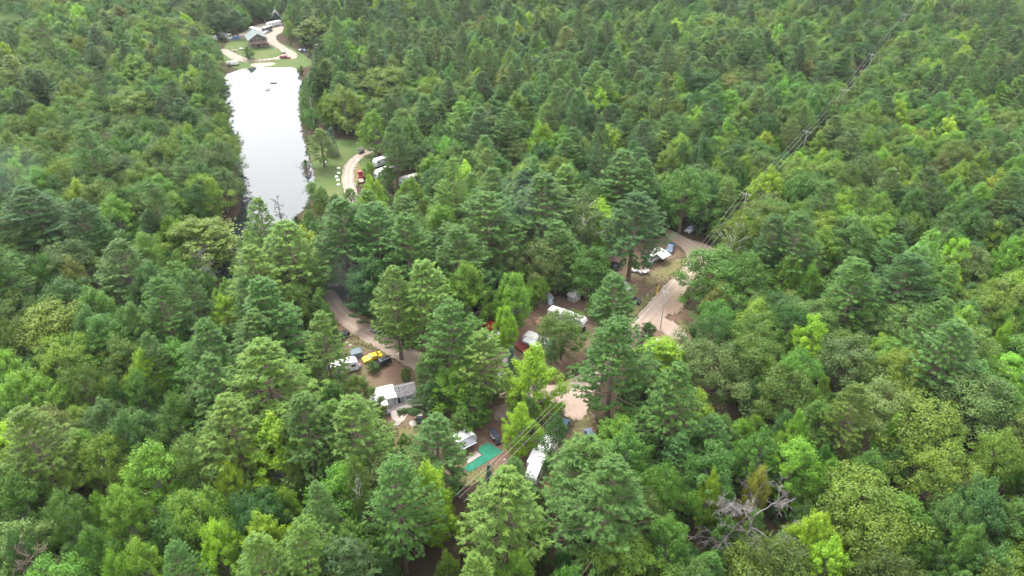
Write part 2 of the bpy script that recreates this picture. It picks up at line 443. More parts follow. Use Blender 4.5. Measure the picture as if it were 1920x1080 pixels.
def broadleaf(seed, H=20., Rr=5.4, base=0.2, ntip=155, k=140, rad=.9, along=1.15, size=.35, aspect=.6, shape='maple', bark=BARK):
    rs = np.random.RandomState(seed)
    lob_a, lob_p = rs.uniform(.08, .27, 4), rs.uniform(0, 6.28, 4)
    ga = rs.uniform(0, 6.28)
    if shape == 'oak':
        t = rs.uniform(0, 1, ntip) ** .75
        prof = np.sqrt(np.clip(1 - (np.clip(t - .38, -.38, .62) / np.where(t < .38, .62, .64)) ** 2, 0, 1))
    elif shape == 'birch':
        t = rs.uniform(0, 1, ntip) ** .9
        prof = np.sin(np.pi * (0.1 + .9 * t) ** 1.0) ** .7 * .95 + .05
    else:
        t = rs.uniform(0, 1, ntip) ** .85
        prof = np.sin(np.pi * np.clip(.17 + .83 * t, 0, 1) ** .95) ** .75 * .93 + .06
    az = np.arange(ntip) * 2.39996 + rs.normal(0, .35, ntip)
    lob = 1 + sum(lob_a[i] * np.sin((i + 2) * az + lob_p[i] + 3 * t) for i in range(4))
    fr = np.where(rs.uniform(0, 1, ntip) < .12, rs.uniform(.3, .65, ntip), rs.uniform(.7, 1.08, ntip))
    r = Rr * prof * lob * fr
    tips = np.stack([r * np.cos(az), r * np.sin(az), H * (base + (1 - base) * .97 * t) - (1 - fr) * .5], 1)
    tips[:, 2] += rs.normal(0, .45, ntip) + H * .05 * np.sin(2 * az + lob_p[0]) * t + H * .035 * np.sin(3 * az + lob_p[2]) * t
    out = np.stack([np.cos(az), np.sin(az), np.zeros(ntip)], 1)
    upw = {'maple': .95, 'oak': .5, 'birch': -.15}[shape]
    axes = unit(out * (1.0 - .5 * t)[:, None] + np.array([0, 0, 1]) * (upw * (.5 + t))[:, None] + rs.normal(0, .22, (ntip, 3)))
    rad_ = rad * rs.uniform(.55, 1.45, ntip)
    q, lv, cv = clump_leaves(rs, tips, axes, k, rad_, along, size, aspect, 1.3 if shape == 'oak' else 1.0, .55, .36)
    mb = MB()
    tr = [(0, 0, -.3)] + [(rs.normal(0, .12) * i, rs.normal(0, .12) * i, H * f) for i, f in enumerate((.12, .3, .5, .7, .86))]
    r0 = .017 * H
    mb.tube(tr, [r0 * 1.35, r0, r0 * .8, r0 * .58, r0 * .36, r0 * .12], 7)
    order = rs.permutation(ntip)[:40]
    for i in order:
        zt = tips[i, 2]; zs = max(H * base * .8, zt - 1.1 * np.hypot(tips[i, 0], tips[i, 1]) * rs.uniform(.6, 1.1) - 1.0)
        zs = min(zs, H * .8); f = zs / H
        limb(mb, (tr[1][0], tr[1][1], zs), tips[i], r0 * (.42 * (1 - f) + .08), .03, rs, .04)
    return leaf_mesh(f'{shape}_crown', q, lv, cv, LEAF), mb.mesh(f'{shape}_trunk', bark)

def pine(seed, H=27., Lmax=5.2, base=.22, spruce=False, sparse=1.0):
    rs = np.random.RandomState(seed)
    mb = MB()
    r0 = .0125 * H
    lean = rs.normal(0, .25, 2)
    def axis_at(z): return np.array([lean[0] * z / H, lean[1] * z / H, z])
    mb.tube([(0, 0, -.3)] + [axis_at(H * f) for f in (.1, .35, .6, .85, .985)], [r0 * 1.3, r0, r0 * .78, r0 * .52, r0 * .22, .03], 7)
    C, A, N, LN, WD, LV, CV = [], [], [], [], [], [], []
    z = base * H
    step = .6 if spruce else 1.3
    asym = rs.uniform(0, 6.28)
    cone = rs.uniform(1.0, 1.5)
    while z < H * .985:
        t = min(1.0, max(0.0, (z / H - base) / (1 - base)))
        if spruce: env = Lmax * (1 - t) ** .95 + .15
        else: env = Lmax * (min(1, .62 + 1.8 * t) * (1 - t ** cone) ** .8 + .08)
        nb = rs.randint(5, 8) if spruce else rs.randint(4, 7)
        a0 = rs.uniform(0, 6.28)
        for j in range(nb):
            if rs.uniform() > (.97 if spruce else .9) * sparse and t < .85: continue
            az = a0 + 6.283 * j / nb + rs.normal(0, .25)
            L_ = env * rs.uniform(.6, 1.12) * (1 + .18 * math.sin(az - asym))
            el = (-.22 + .5 * t if spruce else -.08 + .95 * t ** 1.3) + rs.normal(0, .09)
            d = np.array([math.cos(az) * math.cos(el), math.sin(az) * math.cos(el), math.sin(el)])
            side = np.array([-math.sin(az), math.cos(az), 0])
            curve = (.10 if spruce else .3) * L_
            s0 = axis_at(z + rs.uniform(-.25, .25))
            def at(u): return s0 + d * L_ * u + np.array([0, 0, 1]) * curve * u * u
            mb.tube([at(0), at(.5), at(1)], [.03 + .014 * L_, .03 + .007 * L_, .015], 3, cap=False)
            ntw = max(4, int(L_ * (3.6 if spruce else 4.4)))
            cv = rs.uniform(.15, .85)
            for w in range(ntw):
                u = 1 - (w / ntw) * (.95 if spruce else .74) if w else 1.02
                sgn = 1 if w % 2 else -1
                tl = 0 if w == 0 else rs.uniform(.35, .8) * (1.15 - .35 * u) * min(1.5, .35 * L_ + .35)
                p = at(u) + (side * sgn + d * .55) * tl + np.array([0, 0, rs.uniform(-.05, .22) * (1 + tl)])
                td = d * .8 + side * sgn * (.5 if w else 0) + np.array([0, 0, .25 if spruce else .55])
                nbl = 8 if spruce else 12
                for q_ in range(nbl):
                    bd = td + rs.normal(0, .5, 3); bd /= np.linalg.norm(bd)
                    ll = rs.uniform(.42, .78) * (.8 if spruce else 1.05)
                    C.append(p + bd * ll * rs.uniform(.1, .5)); A.append(bd)
                    N.append(np.array([0, 0, 1.]) + d * .35 + rs.normal(0, .42, 3)); LN.append(ll); WD.append(rs.uniform(.10, .17)); LV.append(rs.uniform()); CV.append(min(1, max(0, cv + rs.normal(0, .12))))
        z += step * rs.uniform(.8, 1.25) * (1 - .5 * t)
    top = axis_at(H * .985)
    for q_ in range(26):
        bd = np.array([rs.normal(0, .45), rs.normal(0, .45), 1.]); bd /= np.linalg.norm(bd)
        C.append(top + bd * rs.uniform(0, .6)); A.append(bd); N.append(rs.normal(0, 1, 3)); LN.append(.55); WD.append(.2); LV.append(rs.uniform()); CV.append(.6)
    q = cards(np.array(C), np.array(A), np.array(N), np.array(LN), np.array(WD))
    return leaf_mesh('spruce_crown' if spruce else 'pine_crown', q, np.array(LV), np.array(CV), NEEDLE), mb.mesh('pine_trunk', BARK)

def dead_tree(seed, H=14., spread=.75, droop=.0, depth=4, m=DEADWOOD, rmin=.035, nb0=9, base=.3):
    rs = np.random.RandomState(seed)
    trunk, twigs = MB(), MB()
    trunk.tube([(0, 0, -.3), (.1, 0, H * .3), (-.1, .15, H * .6), (.1, .1, H)], [.02 * H, .016 * H, .01 * H, .02], 7)
    def br(p, d, L_, r, dep):
        pts, q, dd = [p.copy()], p.copy(), d.copy()
        for i in range(5):
            dd = dd + rs.normal(0, .16, 3) + np.array([0, 0, -droop * (i / 4)]); dd /= np.linalg.norm(dd)
            q = q + dd * L_ / 5; pts.append(q.copy())
        twigs.tube(pts, [max(rmin, r * (1 - .16 * i)) for i in range(6)], 3 if dep < depth else 5, cap=False)
        if dep > 0:
            for i in range(rs.randint(4, 7)):
                k = rs.randint(2, 6); b = pts[k]
                nd = dd * .7 + rs.normal(0, .65, 3) + np.array([0, 0, .25 if droop == 0 else .0]); nd /= np.linalg.norm(nd)
                br(b, nd, L_ * rs.uniform(.35, .62), r * .5, dep - 1)
    for i in range(nb0):
        f = base + (1 - base) * (i + .5) / nb0 * .95; az = i * 2.4 + rs.normal(0, .3)
        d = np.array([math.cos(az), math.sin(az), rs.uniform(.2, .9)]); d /= np.linalg.norm(d)
        br(np.array([0, 0, H * f]), d, H * spread * (1 - f * .55) * rs.uniform(.7, 1.1), .0075 * H, depth - 2)
    return twigs.mesh('bare_branches', m), trunk.mesh('dead_trunk', m)

MODELS = {
    'pine': [pine(s, 27, l_, b_) for s, l_, b_ in ((1, 5.0, .2), (2, 5.6, .26), (3, 4.6, .16), (4, 5.3, .3), (5, 4.4, .22), (6, 5.8, .18))],
    'maple': [broadleaf(s, 20, r_, b_, shape='maple', bark=BARK_GREY) for s, r_, b_ in ((11, 5.2, .1), (12, 5.8, .14), (13, 4.7, .08), (14, 5.4, .16), (15, 6.0, .13), (16, 4.9, .1))],
    'oak': [broadleaf(s, 18, r_, b_, 118, 136, 1.5, .2, .33, .7, 'oak') for s, r_, b_ in ((21, 6.2, .28), (22, 6.8, .3), (23, 5.8, .26), (24, 6.5, .33), (25, 7.0, .3))],
    'birch': [broadleaf(s, 19, r_, b_, 120, 66, .85, .8, .28, .7, 'birch', BARK_WHITE) for s, r_, b_ in ((31, 3.6, .25), (32, 4.1, .3), (33, 3.2, .22))],
    'spruce': [pine(s, 12, 2.6, .06, True) for s in (41, 42)],
}
MODEL_H = {'pine': 27., 'maple': 20., 'oak': 18., 'birch': 19., 'spruce': 12.}

def mesh_radius(me):
    co = np.empty(len(me.vertices) * 3, np.float32); me.vertices.foreach_get('co', co); co = co.reshape(-1, 3)
    return float(np.percentile(np.hypot(co[:, 0], co[:, 1]), 96))
MODEL_R = {k: [mesh_radius(c) for c, t in v] for k, v in MODELS.items()}

LEAF_K = 0.62
TINT = {'lime': (.23, .37, .03), 'bright': (.145, .28, .036), 'green': (.082, .18, .038), 'deep': (.045, .115, .033), 'blue': (.072, .16, .052),
        'olive': (.095, .155, .036), 'yel': (.14, .22, .042), 'grey': (.105, .165, .066), 'rust': (.14, .15, .05), 'amber': (.2, .2, .035),
        'pine': (.07, .15, .045), 'pinelt': (.115, .205, .055), 'pinedk': (.045, .105, .042), 'pineblue': (.082, .165, .058), 'spruce': (.11, .17, .19)}
TINT = {k: (v[0] * LEAF_K * 1.02, v[1] * LEAF_K * 1.08, v[2] * LEAF_K * .66) for k, v in TINT.items()}
TONE = {'lime': 'lime green', 'bright': 'bright green', 'green': 'mid green', 'deep': 'dark green', 'blue': 'blue-green', 'olive': 'olive green', 'yel': 'yellow-green',
        'grey': 'grey-green', 'rust': 'reddish brown', 'amber': 'amber yellow', 'pine': 'mid green', 'pinelt': 'light green', 'pinedk': 'dark green', 'pineblue': 'blue-green', 'spruce': 'silvery blue'}

# trees picked out in the photo: kind, top of crown in the photo (x, y), crown width in pixels, height in metres, tint
K = {'P': 'pine', 'M': 'maple', 'O': 'oak', 'A': 'birch', 'S': 'spruce'}
HERO = """P 30 772 125 25 pinelt|M 32 702 115 20 bright|O 150 690 95 18 olive|M 210 712 42 15 blue|M 250 697 60 18 green|M 262 660 70 19 lime|M 320 745 85 20 green|M 225 780 75 19 blue
P 420 747 115 25 pinelt|M 508 795 135 20 lime|M 273 842 135 20 bright|O 173 833 115 17 yel|M 143 810 65 17 bright|M 20 893 95 20 green|M 103 933 95 20 green|M 213 917 85 20 bright|M 423 870 65 17 lime
M 397 983 95 18 lime|M 487 970 95 17 lime|P 593 910 85 23 pineblue|P 470 1010 115 23 pinelt|P 563 985 120 24 pinelt|M 253 1017 85 18 bright|P 320 1023 75 20 pineblue|M 205 1042 75 17 bright
M 20 1002 65 19 blue|M 160 998 75 19 green|P 483 643 175 28 pinelt|P 563 747 125 24 pine|P 657 752 135 25 pinelt|O 483 764 60 15 blue|M 672 708 75 13 olive|M 620 716 62 15 green
A 664 868 62 22 olive|P 735 868 125 27 pineblue|M 803 873 95 22 lime|P 815 780 112 20 pineblue|P 950 888 155 27 pinelt|P 962 864 75 20 pine|P 893 1042 95 22 pinelt|M 973 1040 85 18 bright
M 978 766 66 12.5 lime|M 1004 660 100 21 lime|A 1043 783 66 18 deep|P 1107 830 150 24 pine|M 1180 815 110 20 green|P 1153 869 175 28 pine|O 1252 882 105 19 green|O 1180 1024 155 18 yel
M 1067 1070 85 18 green|O 1215 930 95 18 grey|M 1262 975 90 20 green|P 1155 606 150 27 pine|M 1243 641 118 14 lime|P 1278 692 125 26 pine|P 790 493 105 26 pinelt|P 735 508 90 25 pinelt
M 873 497 90 22 bright|P 842 573 115 25 pine|P 898 625 98 21 pinelt|M 963 515 85 20 bright|M 948 577 56 14 lime|M 950 453 64 19 grey|O 1022 457 88 19 grey|O 1103 470 98 17 green
P 1150 517 86 17 pineblue|O 1055 590 98 15 olive|P 1195 363 120 27 pinedk|O 1290 322 125 24 green|A 1097 366 98 22 grey|P 1045 417 88 22 pineblue|P 1018 332 135 27 pine|P 913 365 130 28 pine
M 827 387 66 20 bright|P 857 430 115 25 pine|P 760 410 125 27 pine|P 703 387 115 27 pineblue|M 828 480 46 17 bright|M 693 489 95 20 deep|P 633 378 125 27 pine|P 533 417 125 26 pinelt
P 485 378 80 27 pinelt|P 467 463 105 25 pinelt|P 490 530 135 26 pine|O 552 543 82 17 olive|P 473 587 95 23 pine|P 598 587 84 24 pinelt|M 417 557 66 15 lime|P 453 523 70 22 pine|M 367 413 125 17 yel
P 350 507 64 21 pine|P 290 523 88 24 pine|M 275 497 86 21 blue|P 220 457 105 22 pineblue|M 267 440 86 20 yel|M 207 370 88 21 bright|M 190 415 76 20 blue|P 147 377 86 24 pinedk|O 103 392 108 18 blue
P 47 356 135 25 pinedk|O 43 420 95 18 olive|M 127 487 64 18 rust|M 80 480 66 19 green|O 112 532 138 19 deep|O 83 577 145 19 yel|O 20 600 90 18 olive|M 167 547 105 20 green|M 157 582 76 20 blue
M 240 574 95 20 green|M 182 597 115 20 green|M 220 637 85 18 olive|P 270 630 66 20 pine|P 377 605 115 26 pine|P 395 670 105 24 pine|A 1387 397 70 19 yel|M 1443 448 46 18 bright
O 1345 475 135 19 green|O 1405 482 110 18 green|P 1503 403 105 25 pine|M 1607 418 98 22 green|P 1455 407 80 23 pinedk|M 1477 485 44 17 bright|M 1497 493 38 16 bright|M 1527 495 44 17 bright
P 1613 493 98 24 pine|P 1707 480 125 24 pinedk|M 1540 967 95 19 lime|M 1565 1020 100 18 lime|M 1340 888 50 19 lime|M 1430 880 62 18 amber|M 1500 828 105 19 bright|O 1633 905 175 19 yel
M 1800 943 95 19 blue|M 1500 775 50 18 bright|M 1472 812 46 17 bright|M 1643 848 78 19 green|P 1607 722 86 22 olive|M 1680 784 46 16 bright|P 1790 605 135 25 pineblue|P 1775 565 86 24 pine
M 1530 600 74 19 lime|M 1892 606 40 17 lime|O 1650 980 140 18 yel|O 1850 720 150 19 grey|O 1740 760 150 19 yel|O 1780 850 140 19 yel|O 1700 665 120 18 yel|O 1600 640 120 18 grey|O 1480 700 120 18 olive
M 1435 812 90 19 green|P 1250 700 60 22 pine|O 1330 600 100 18 deep|O 1345 655 150 19 grey|O 1420 640 110 18 olive|M 1880 1030 90 18 blue|O 1880 820 110 18 yel|M 1830 990 90 19 green
P 598 243 52 15 olive|M 690 305 28 6 bright|M 724 312 40 9 green|M 583 342 26 5 bright|M 600 352 30 6 green|M 572 300 18 4 deep|M 698 210 58 20 bright|M 640 165 76 22 yel|O 715 128 110 22 yel|M 762 225 60 22 green|P 1170 285 100 26 pineblue|M 1255 275 50 20 yel|P 955 200 55 24 pine|M 970 175 60 21 yel
M 583 35 62 17 yel|M 540 40 24 11 bright|M 463 88 24 7 green|O 235 172 90 20 yel|M 250 105 70 21 bright|P 436 19 44 15.5 pinedk|P 408 24 50 14.5 pinedk|P 388 26 40 14 pine|M 610 575 40 15 green|M 768 335 60 18 bright|M 695 335 60 20 lime
P 735 230 60 24 pine|P 760 370 90 26 pine|P 690 360 80 24 pinelt|P 655 355 60 20 pine|M 812 655 75 12 green|M 852 692 85 12 bright|M 885 722 75 10 green|M 803 722 62 9 deep|M 870 770 50 7 green|M 925 700 55 8 olive|M 1215 606 38 4.2 deep|M 697 677 24 3.4 green|M 760 690 22 4 olive"""
HEROES = []
for row in HERO.replace('\n', '|').split('|'):
    k, x, y, w, h, tn = row.split()
    HEROES.append([K[k], float(x), float(y), float(w), float(h), tn])

# parts of the photo where open ground, water or vehicles show: no filler tree may cover them
CLEAR_PX = [
    [(624, 568), (645, 573), (700, 602), (735, 640), (775, 662), (782, 720), (800, 750), (795, 800), (740, 805), (722, 775), (700, 728), (650, 700), (612, 690), (612, 615)],
    [(738, 800), (880, 790), (905, 765), (965, 760), (955, 880), (900, 900), (862, 890), (845, 830)],
    [(1035, 725), (1050, 705), (1105, 700), (1115, 770), (1108, 825), (1080, 850), (1045, 800)],
    [(965, 850), (1015, 815), (1050, 830), (1015, 910), (990, 905)],
    [(1248, 425), (1340, 455), (1345, 485), (1290, 530), (1282, 600), (1292, 645), (1225, 645), (1150, 690), (1110, 705), (1150, 640), (1165, 600), (1165, 525), (1135, 505), (1137, 475), (1225, 452)],
    [(1015, 560), (1110, 585), (1108, 625), (1090, 625), (1010, 625), (1000, 600)],
    [(905, 600), (930, 605), (1020, 615), (1010, 670), (970, 705), (930, 700), (905, 645)],
    [(420, 165), (438, 133), (555, 126), (560, 240), (590, 320), (575, 385), (545, 415), (505, 415), (478, 380), (465, 280), (430, 200)],
    [(585, 262), (675, 262), (712, 272), (722, 330), (780, 325), (776, 348), (685, 350), (655, 365), (590, 358)],
    [(385, 62), (430, 52), (455, 62), (462, 45), (500, 35), (528, 36), (532, 62), (575, 92), (585, 128), (425, 128), (425, 95), (432, 75)],
    [(508, 20), (528, 20), (528, 42), (508, 42)],
    [(400, 425), (440, 425), (445, 470), (420, 515), (400, 490)],
    [(800, 1080), (900, 930), (880, 905), (850, 960), (780, 1080)],
]

def inside(poly, x, y):
    """vectorised point in polygon"""
    x, y = np.asarray(x, float), np.asarray(y, float)
    bx = [q[0] for q in poly]; by = [q[1] for q in poly]
    if x.max() < min(bx) or x.min() > max(bx) or y.max() < min(by) or y.min() > max(by): return np.zeros(x.shape, bool)
    r = np.zeros(x.shape, bool); j = len(poly) - 1
    for i in range(len(poly)):
        xi, yi = poly[i]; xj, yj = poly[j]
        if yi != yj:
            r ^= ((yi > y) != (yj > y)) & (x < (xj - xi) * (y - yi) / (yj - yi) + xi)
        j = i
    return r

# the wires run over this line of poles; trees keep clear of the strip under them
POLE_TOPS = [(1720, 1, 13), (1698, 26, 13), (1671, 54, 13), (1636, 101, 13), (1584, 167, 13), (1514, 245, 13), (1400, 362, 13)]
POLE_BASES = [P(x, y, h) for x, y, h in POLE_TOPS]
NEAR_POLE = P(1238, 617)
LINE = [Vector((p.x, p.y, 0)) for p in POLE_BASES] + [NEAR_POLE]
_d = (LINE[-1] - LINE[-2])
_n1 = P(1062, 766, 9.5); _n2 = P(868, 955, 8)
LINE_DIR = Vector((_n2.x - _n1.x, _n2.y - _n1.y, 0)).normalized()
LINE += [NEAR_POLE + (Vector((_n2.x, _n2.y, 0)) - NEAR_POLE).normalized() * 80.0]

def line_dist(x, y):
    best = np.full(np.shape(x), 1e9)
    for a, b in zip(LINE[:-1], LINE[1:]):
        ab = b - a; t = np.clip(((x - a.x) * ab.x + (y - a.y) * ab.y) / ab.length_squared, 0, 1)
        best = np.minimum(best, np.hypot(x - a.x - t * ab.x, y - a.y - t * ab.y))
    return best

TREES = []   # kind, x, y, height, radius, tint name, tint rgb, model, rotation, image centre/size
def add_tree(kind, x, y, h, r, tn, jit, hero=False):
    f = np.exp(R.normal(0, jit, 3) * np.array([1, .7, 1]) + R.normal(0, jit))
    mi = R.randint(len(MODELS[kind]))
    tx, ty, _ = project(x, y, h); bx, by, dp = project(x, y, h * .25)
    TREES.append(dict(kind=kind, x=x, y=y, h=h, r=r, tn=tn, tint=tuple(float(c * q) for c, q in zip(TINT[tn], f)), mi=mi, rz=R.uniform(0, 6.28),
                      cx=(tx + bx) / 2, cy=(ty + by) / 2, ty=ty, rx=FPX * r / dp, ry=abs(by - ty) / 2, dp=dp, hero=hero))

for kind, x, y, w, h, tn in HEROES:
    if kind in ('maple', 'oak') and h > 14: h *= .88
    w *= 1.08 if w > 45 else 1
    p = P(x, y, h)
    dp = project(p.x, p.y, h * .6)[2]
    add_tree(kind, p.x, p.y, h, w / 2 * dp / FPX, tn, .05, True)

def mix_at(x, y):
    """which kinds grow in which part of the wood"""
    if x > 1430 and y > 520: return (.06, .24, .68, .02)
    if x > 1250 and y < 520: return (.17, .50, .29, .04)
    if x < 420 and y < 330: return (.10, .40, .45, .05)
    if x < 620: return (.18, .58, .20, .04)
    if y < 330: return (.44, .42, .10, .04)
    return (.42, .40, .14, .04)
_wv = [(R.uniform(0, 6.28), R.uniform(.035, .11), R.uniform(0, 6.28)) for _ in range(18)]
def wave(x, y, k):
    return sum(math.sin((x * math.cos(a) + y * math.sin(a)) * f + ph_) for a, f, ph_ in _wv[k * 6:k * 6 + 6]) / 2.2
KINDS4 = ('pine', 'maple', 'oak', 'birch')
TINTS4 = {'pine': (('pine', .4), ('pinelt', .18), ('pinedk', .22), ('pineblue', .2)),
          'maple': (('green', .28), ('bright', .27), ('lime', .11), ('blue', .14), ('deep', .08), ('yel', .08), ('rust', .02), ('olive', .02)),
          'oak': (('yel', .22), ('olive', .22), ('green', .2), ('grey', .16), ('deep', .1), ('blue', .1)),
          'birch': (('grey', .5), ('yel', .25), ('olive', .25))}
GROUND_CLEAR = [(nm, pl) for nm, pl in SHEETS if nm in ('dirt_road', 'gravel_road', 'pond_water', 'lawn', 'gravel_yard', 'beach')]
POND_POLY = [pl for nm, pl in SHEETS if nm == 'pond_water'][0]

ys = [38.0]
while ys[-1] < 760: ys.append(ys[-1] + (6.4 if ys[-1] < 330 else 7.4))
cx_, cy_ = [], []
for yy in ys:
    half = (yy * _c + CAM_H * _s) * (1130 / FPX) + 12
    sp = 6.9 if yy < 330 else 7.8
    xs = np.arange(-half, half, sp) + R.uniform(0, sp)
    cx_ += list(xs + R.normal(0, sp * .36, len(xs))); cy_ += list(yy + R.normal(0, 2.1, len(xs)))
cx_, cy_ = np.array(cx_), np.array(cy_)
keep = line_dist(cx_, cy_) > np.where(cy_ > 190, 3.8, 4.4)
for nm, pl in GROUND_CLEAR: keep &= ~inside(pl, cx_, cy_)
cx_, cy_ = cx_[keep], cy_[keep]
hx = np.array([(t['x'], t['y'], t['r'], t['cx'], t['cy'], t['rx'], t['ry'], t['dp']) for t in TREES])
EXTRA = np.array([(0, 0, 0, 1392, 985, 62, 66, 150.), (0, 0, 0, 754, 322, 22, 18, 260.), (0, 0, 0, 627, 275, 18, 20, 260.), (0, 0, 0, 105, 1050, 40, 30, 130.)])
hx = np.vstack([hx, EXTRA])
hx[-4:, 0] = 1e5
for x, y in zip(cx_, cy_):
    px, py, dp = project(x, y, 18)
    pm = np.array(mix_at(px, py)) * np.exp(np.array([wave(x, y, 0), wave(x, y, 1), -wave(x, y, 0), 0]) * .9)
    kind = KINDS4[R.choice(4, p=pm / pm.sum())]
    h = {'pine': R.normal(21, 2.8), 'maple': R.normal(15.5, 2.2), 'oak': R.normal(15.5, 1.6), 'birch': R.normal(16, 2)}[kind]
    r = {'pine': R.uniform(4.2, 7.0), 'maple': R.uniform(4.8, 7.4), 'oak': R.uniform(5.4, 8.2), 'birch': R.uniform(2.8, 4.2)}[kind]
    if kind == 'pine' and R.uniform() < .12: h += R.uniform(3, 6)
    if R.uniform() < .22: q_ = R.uniform(.62, .85); h *= q_; r *= q_
    h = max(9, h)
    d = np.hypot(hx[:, 0] - x, hx[:, 1] - y)
    if (d < (.40 * (r + hx[:, 2]))).any(): continue
    tx, ty, _ = project(x, y, h); bx, by, dp = project(x, y, h * .25)
    rx, ry, ccx, ccy = FPX * r / dp, abs(by - ty) / 2, (tx + bx) / 2, (ty + by) / 2
    a = np.linspace(0, 6.283, 14)
    ex = np.concatenate([ccx + rx * .92 * np.cos(a), [ccx, ccx - rx * .5, ccx + rx * .5, bx]])
    ey = np.concatenate([ccy + ry * .95 * np.sin(a), [ccy, ccy, ccy, project(x, y, 2)[1]]])
    if any(inside(pl, ex, ey).any() for pl in CLEAR_PX): continue
    over = (((hx[:, 3] - ccx) / (hx[:, 5] * .9 + rx * .62)) ** 2 + ((hx[:, 4] - ccy) / (hx[:, 6] * .85 + ry * .62)) ** 2 < 1) & (hx[:, 7] > dp + 1.0)
    if over.any(): continue
    tn = [q for q, _ in TINTS4[kind]][R.choice(len(TINTS4[kind]), p=[w for _, w in TINTS4[kind]])]
    if px > 1500 and 180 < py < 480 and kind == 'maple' and R.uniform() < .4: tn = 'lime' if R.uniform() < .5 else 'bright'
    add_tree(kind, x, y, h, r, tn, .09)
    gq = math.exp(.22 * wave(x, y, 2)); TREES[-1]['tint'] = tuple(c * gq for c in TREES[-1]['tint'])

# saplings and small trees fill the gaps under and between the big ones
from mathutils.kdtree import KDTree
kd = KDTree(len(TREES))
for i, t in enumerate(TREES): kd.insert((t['x'], t['y'], 0), i)
kd.balance()
ns = 10000
sx_, sy_ = R.uniform(-260, 260, ns), 40 + 300 * R.uniform(0, 1, ns) ** 1.4
ok = (np.abs(sx_) < (sy_ * _c + CAM_H * _s) * .78 + 6) & (line_dist(sx_, sy_) > 2.6)
for nm, pl in GROUND_CLEAR: ok &= ~inside(pl, sx_, sy_)
small = []
for x, y in zip(sx_[ok], sy_[ok]):
    r, h = R.uniform(1.9, 3.3), R.uniform(6.5, 12.5)
    if any(TREES[i]['r'] * .55 + r * .5 > d for _, i, d in kd.find_range((x, y, 0), 7)): continue
    if any((x - a) ** 2 + (y - b_) ** 2 < 10 for a, b_ in small): continue
    tx, ty, _ = project(x, y, h); bx, by, dp = project(x, y, h * .2)
    rx, ry, ccx, ccy = FPX * r / dp, abs(by - ty) / 2, (tx + bx) / 2, (ty + by) / 2
    a = np.linspace(0, 6.283, 12)
    if any(inside(pl, np.append(ccx + rx * .95 * np.cos(a), bx), np.append(ccy + ry * np.sin(a), project(x, y, 0)[1])).any() for pl in CLEAR_PX): continue
    small.append((x, y))
    kind = ('maple', 'oak', 'pine')[R.choice(3, p=(.68, .16, .16))]
    add_tree(kind, x, y, h, r, {'maple': ('green', 'bright', 'deep', 'blue'), 'oak': ('olive', 'green'), 'pine': ('pine', 'pineblue')}[kind][R.randint(2 if kind != 'maple' else 4)], .09)

# ---- the ones that show largest become trees of their own; the far rest of each kind is one mass
def seen(t): return -20 < t['cx'] < 1940 and t['ty'] < 1075 and t['cy'] > -10
NAMES = {'pine': 'pine_tree', 'maple': 'maple_tree', 'oak': 'oak_tree', 'birch': 'birch_tree', 'spruce': 'spruce_tree'}
SINGLE, MASS = [], {k: [] for k in MODELS}
for kind in MODELS:
    ts = [t for t in TREES if t['kind'] == kind]
    ts.sort(key=lambda t: (-(10 if t['hero'] else 1) * t['rx'] * t['ry'] if seen(t) else 0))
    lim = 290
    for i, t in enumerate(ts):
        if i < lim and seen(t): SINGLE.append(t)
        else: MASS[kind].append(t)

LANDMARKS = [('the white park home', 745, 745), ('the yellow striped car', 698, 668), ('the green outdoor carpet', 905, 855), ('the long white trailer roof', 1000, 862),
             ('the white fifth-wheel camper', 1063, 592), ('the camper with the red deck', 993, 637), ('the lone pole at the road fork', 1239, 590), ('the camper with the open awning', 1237, 481),
             ('the big bleached dead tree', 1390, 975), ('the silvery spruce on the lawn', 627, 275), ('the red pickup near the pond', 676, 328), ('the green-roofed lodge', 475, 80),
             ('the near end of the pond', 500, 405), ('the middle of the pond', 500, 250)]
EDGES = [('the bottom left corner', 0, 1080), ('the bottom right corner', 1920, 1080), ('the middle of the left edge', 0, 540), ('the middle of the right edge', 1920, 540), ('the top left corner', 0, 0),
         ('the top right corner', 1920, 0), ('the middle of the bottom edge', 700, 1080), ('the right bottom edge', 1480, 1080), ('the middle of the top edge', 960, 0), ('the left bottom edge', 300, 1080),
         ('the power line on the right', 1550, 205), ('the right-hand wood near the road', 1500, 560), ('the left wood beside the pond', 330, 330), ('the middle of the picture', 960, 400), ('the right wood below centre', 1620, 760), ('the left wood below centre', 250, 620)]
ORD = ['', 'second ', 'third ', 'fourth ', 'fifth ', 'sixth ', 'seventh ', 'eighth ', 'ninth ', 'tenth ', 'eleventh ', 'twelfth ', 'thirteenth ', 'fourteenth ', 'fifteenth ', 'sixteenth ', 'seventeenth ', 'eighteenth ', 'nineteenth ']
TENS = {20: 'twentieth ', 30: 'thirtieth ', 40: 'fortieth ', 50: 'fiftieth ', 60: 'sixtieth ', 70: 'seventieth '}
TENW = {20: 'twenty-', 30: 'thirty-', 40: 'forty-', 50: 'fifty-', 60: 'sixty-', 70: 'seventy-'}
def ordinal(i):
    n_ = i + 1
    if n_ < 20: return ORD[i]
    return TENS[n_] if n_ % 10 == 0 else TENW[n_ // 10 * 10] + ('first ' if n_ % 10 == 1 else ORD[n_ % 10 - 1])
buckets = {}
for t in SINGLE:
    best = min(LANDMARKS + EDGES, key=lambda q: math.hypot(q[1] - t['cx'], (q[2] - t['cy']) * 1.2))
    dx, dy = t['cx'] - best[1], t['cy'] - best[2]
    if best in EDGES: side = 'towards'
    elif abs(dx) > abs(dy): side = 'left of' if dx < 0 else 'right of'
    else: side = 'behind' if dy < 0 else 'in front of'
    buckets.setdefault((t['kind'], TONE[t['tn']], side, best[0]), []).append((math.hypot(dx, dy), t))
